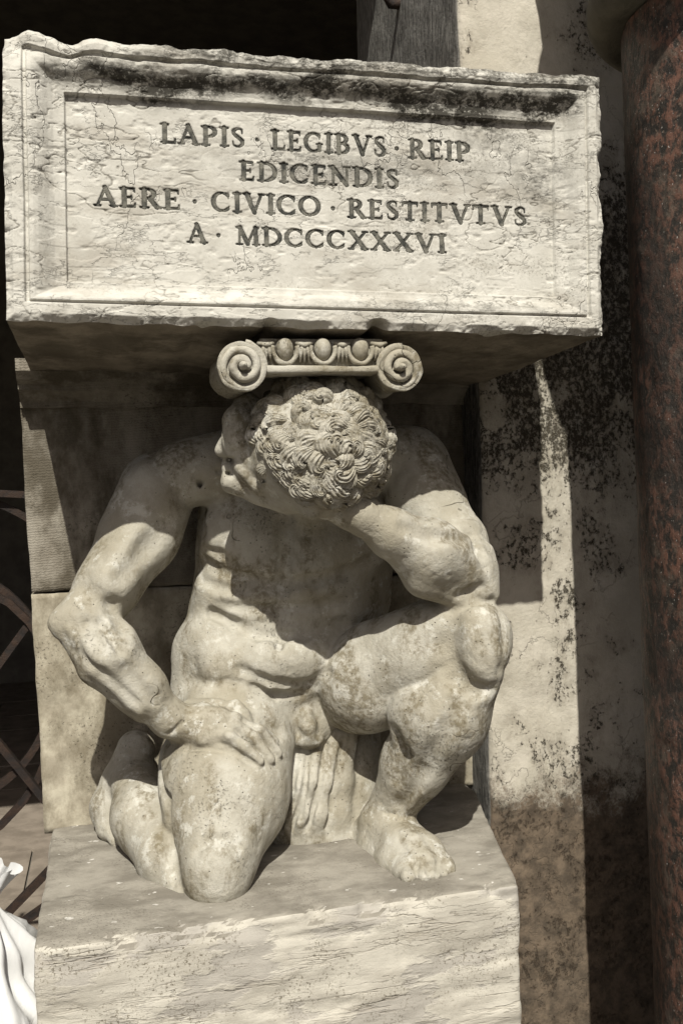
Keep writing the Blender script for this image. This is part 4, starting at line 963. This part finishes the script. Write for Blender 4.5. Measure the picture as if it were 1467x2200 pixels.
def build_portico():
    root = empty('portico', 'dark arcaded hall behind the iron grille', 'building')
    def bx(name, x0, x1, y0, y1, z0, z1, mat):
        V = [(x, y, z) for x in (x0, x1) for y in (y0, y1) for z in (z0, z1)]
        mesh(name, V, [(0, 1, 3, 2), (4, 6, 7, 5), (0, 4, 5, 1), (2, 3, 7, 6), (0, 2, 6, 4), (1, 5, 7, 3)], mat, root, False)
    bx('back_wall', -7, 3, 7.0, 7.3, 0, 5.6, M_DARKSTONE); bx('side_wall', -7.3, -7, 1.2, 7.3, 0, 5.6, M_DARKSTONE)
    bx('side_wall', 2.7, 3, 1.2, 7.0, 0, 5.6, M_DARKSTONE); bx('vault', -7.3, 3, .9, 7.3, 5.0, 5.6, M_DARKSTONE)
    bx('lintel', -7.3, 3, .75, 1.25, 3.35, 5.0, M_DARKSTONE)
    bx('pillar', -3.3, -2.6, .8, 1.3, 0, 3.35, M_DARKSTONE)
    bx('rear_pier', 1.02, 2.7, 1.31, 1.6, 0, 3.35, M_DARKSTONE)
    # paving of the hall
    x = -2.6; r = random.Random(4); yy = 1.5
    while yy < 6.9:
        dy = r.uniform(.42, .55); xx = -2.4+r.uniform(-.3, 0)
        while xx < .9:
            dx = r.uniform(.6, 1.0); h = r.uniform(.012, .018)
            V = [(xx+.005, yy+.005, 0), (xx+dx-.005, yy+.005, 0), (xx+dx-.005, yy+dy-.005, 0), (xx+.005, yy+dy-.005, 0)]
            V += [(a, b, h) for a, b, _ in V]
            mesh('paving_slab', V, [(4, 5, 6, 7), (0, 1, 5, 4), (1, 2, 6, 5), (2, 3, 7, 6), (3, 0, 4, 7)], M_PAVE, root, False); xx += dx
        yy += dy
    return root

def build_bag():
    root = empty('plastic_sack', 'white crumpled plastic sack tied at the top beside the pedestal', 'sack')
    kn = U(-40, 1950, .10); base = np.array([-.205, .16, 0]); n, m = 150, 90; V = []
    hz = kn[2]
    for t in np.linspace(0, 1, m):
        prof = .19*(min(1, (t+.03)*9)**.5)*(1-max(0, (t-.80)/.20)**1.15*.86)*(1-.10*t)
        cx = base[0]+(kn[0]-base[0])*max(0, (t-.55)/.45)**1.5; cy = base[1]+(kn[1]-base[1])*t
        for a in np.linspace(0, 2*np.pi, n, endpoint=False):
            pl = (.10+.22*max(0, (t-.45)/.55))*(math.sin(a*9+t*3)*.5+math.sin(a*17-t*5+1)*.35)*(.35+t)*.6
            V.append((cx+prof*(1+pl)*math.cos(a), cy+prof*(1+pl)*math.sin(a), hz*t))
    V = np.array(V); nn = V-np.array([base[0], base[1], 0]); nn[:, 2] = 0; nn /= np.linalg.norm(nn, axis=1)[:, None]+1e-6
    rid = 1-np.abs(fbm(V*np.array([1, 1, .6]), 9, 3, 12)); V += nn*(rid**2*.034-.016+np.abs(vnoise(V*np.array([1, 1, .5]), 16, 14))*.014)[:, None]
    i, j = np.meshgrid(np.arange(m-1), np.arange(n), indexing='ij'); j2 = (j+1) % n
    f = np.stack([i*n+j, i*n+j2, (i+1)*n+j2, (i+1)*n+j], -1).reshape(-1, 4)
    mesh('sack_body', V, f, M_BAG, root)
    # gathered tuft above the knot
    W = []; n, m = 60, 24
    for t in np.linspace(0, 1, m):
        rr = .016+.012*t*t; cx = kn[0]+.030*t
        for a in np.linspace(0, 2*np.pi, n, endpoint=False):
            q = rr*(1+.35*math.sin(a*7+t*2)*t); W.append((cx+q*math.cos(a), kn[1]+q*math.sin(a), hz-.004+.062*t+.008*t*math.sin(a*5)))
    i, j = np.meshgrid(np.arange(m-1), np.arange(n), indexing='ij'); j2 = (j+1) % n
    mesh('tied_end', np.array(W), np.stack([i*n+j, i*n+j2, (i+1)*n+j2, (i+1)*n+j], -1).reshape(-1, 4), M_BAG, root)
    return root

def build_hook():
    root = empty('iron_hook', 'short rusty iron hook fixed in the wall side above the block', 'hook')
    d = FW*F + RT*(862-CX) - UP*(8-CY); x = .925; p = CAM+d*((x-CAM[0])/d[0])
    V, f = tube([p+(.03, 0, .0), p+(-.0, 0, 0), p+(-.03, -.004, -.004), p+(-.045, -.006, .02), p+(-.047, -.006, .05)], [.013, .013, .012, .011, .008], 12); mesh('shank', V, f, M_IRON, root)
    V, f = tube([p+(.02, 0, 0), p+(-.004, 0, 0)], [.024, .022], 14); mesh('collar', V, f, M_IRON, root)

build_wall(); build_pier(); build_pedestal(); build_block(); build_column(); build_portico()
st, KF = build_statue(); build_hair(st, KF)
build_capital(); build_grille(); build_bag(); build_hook()
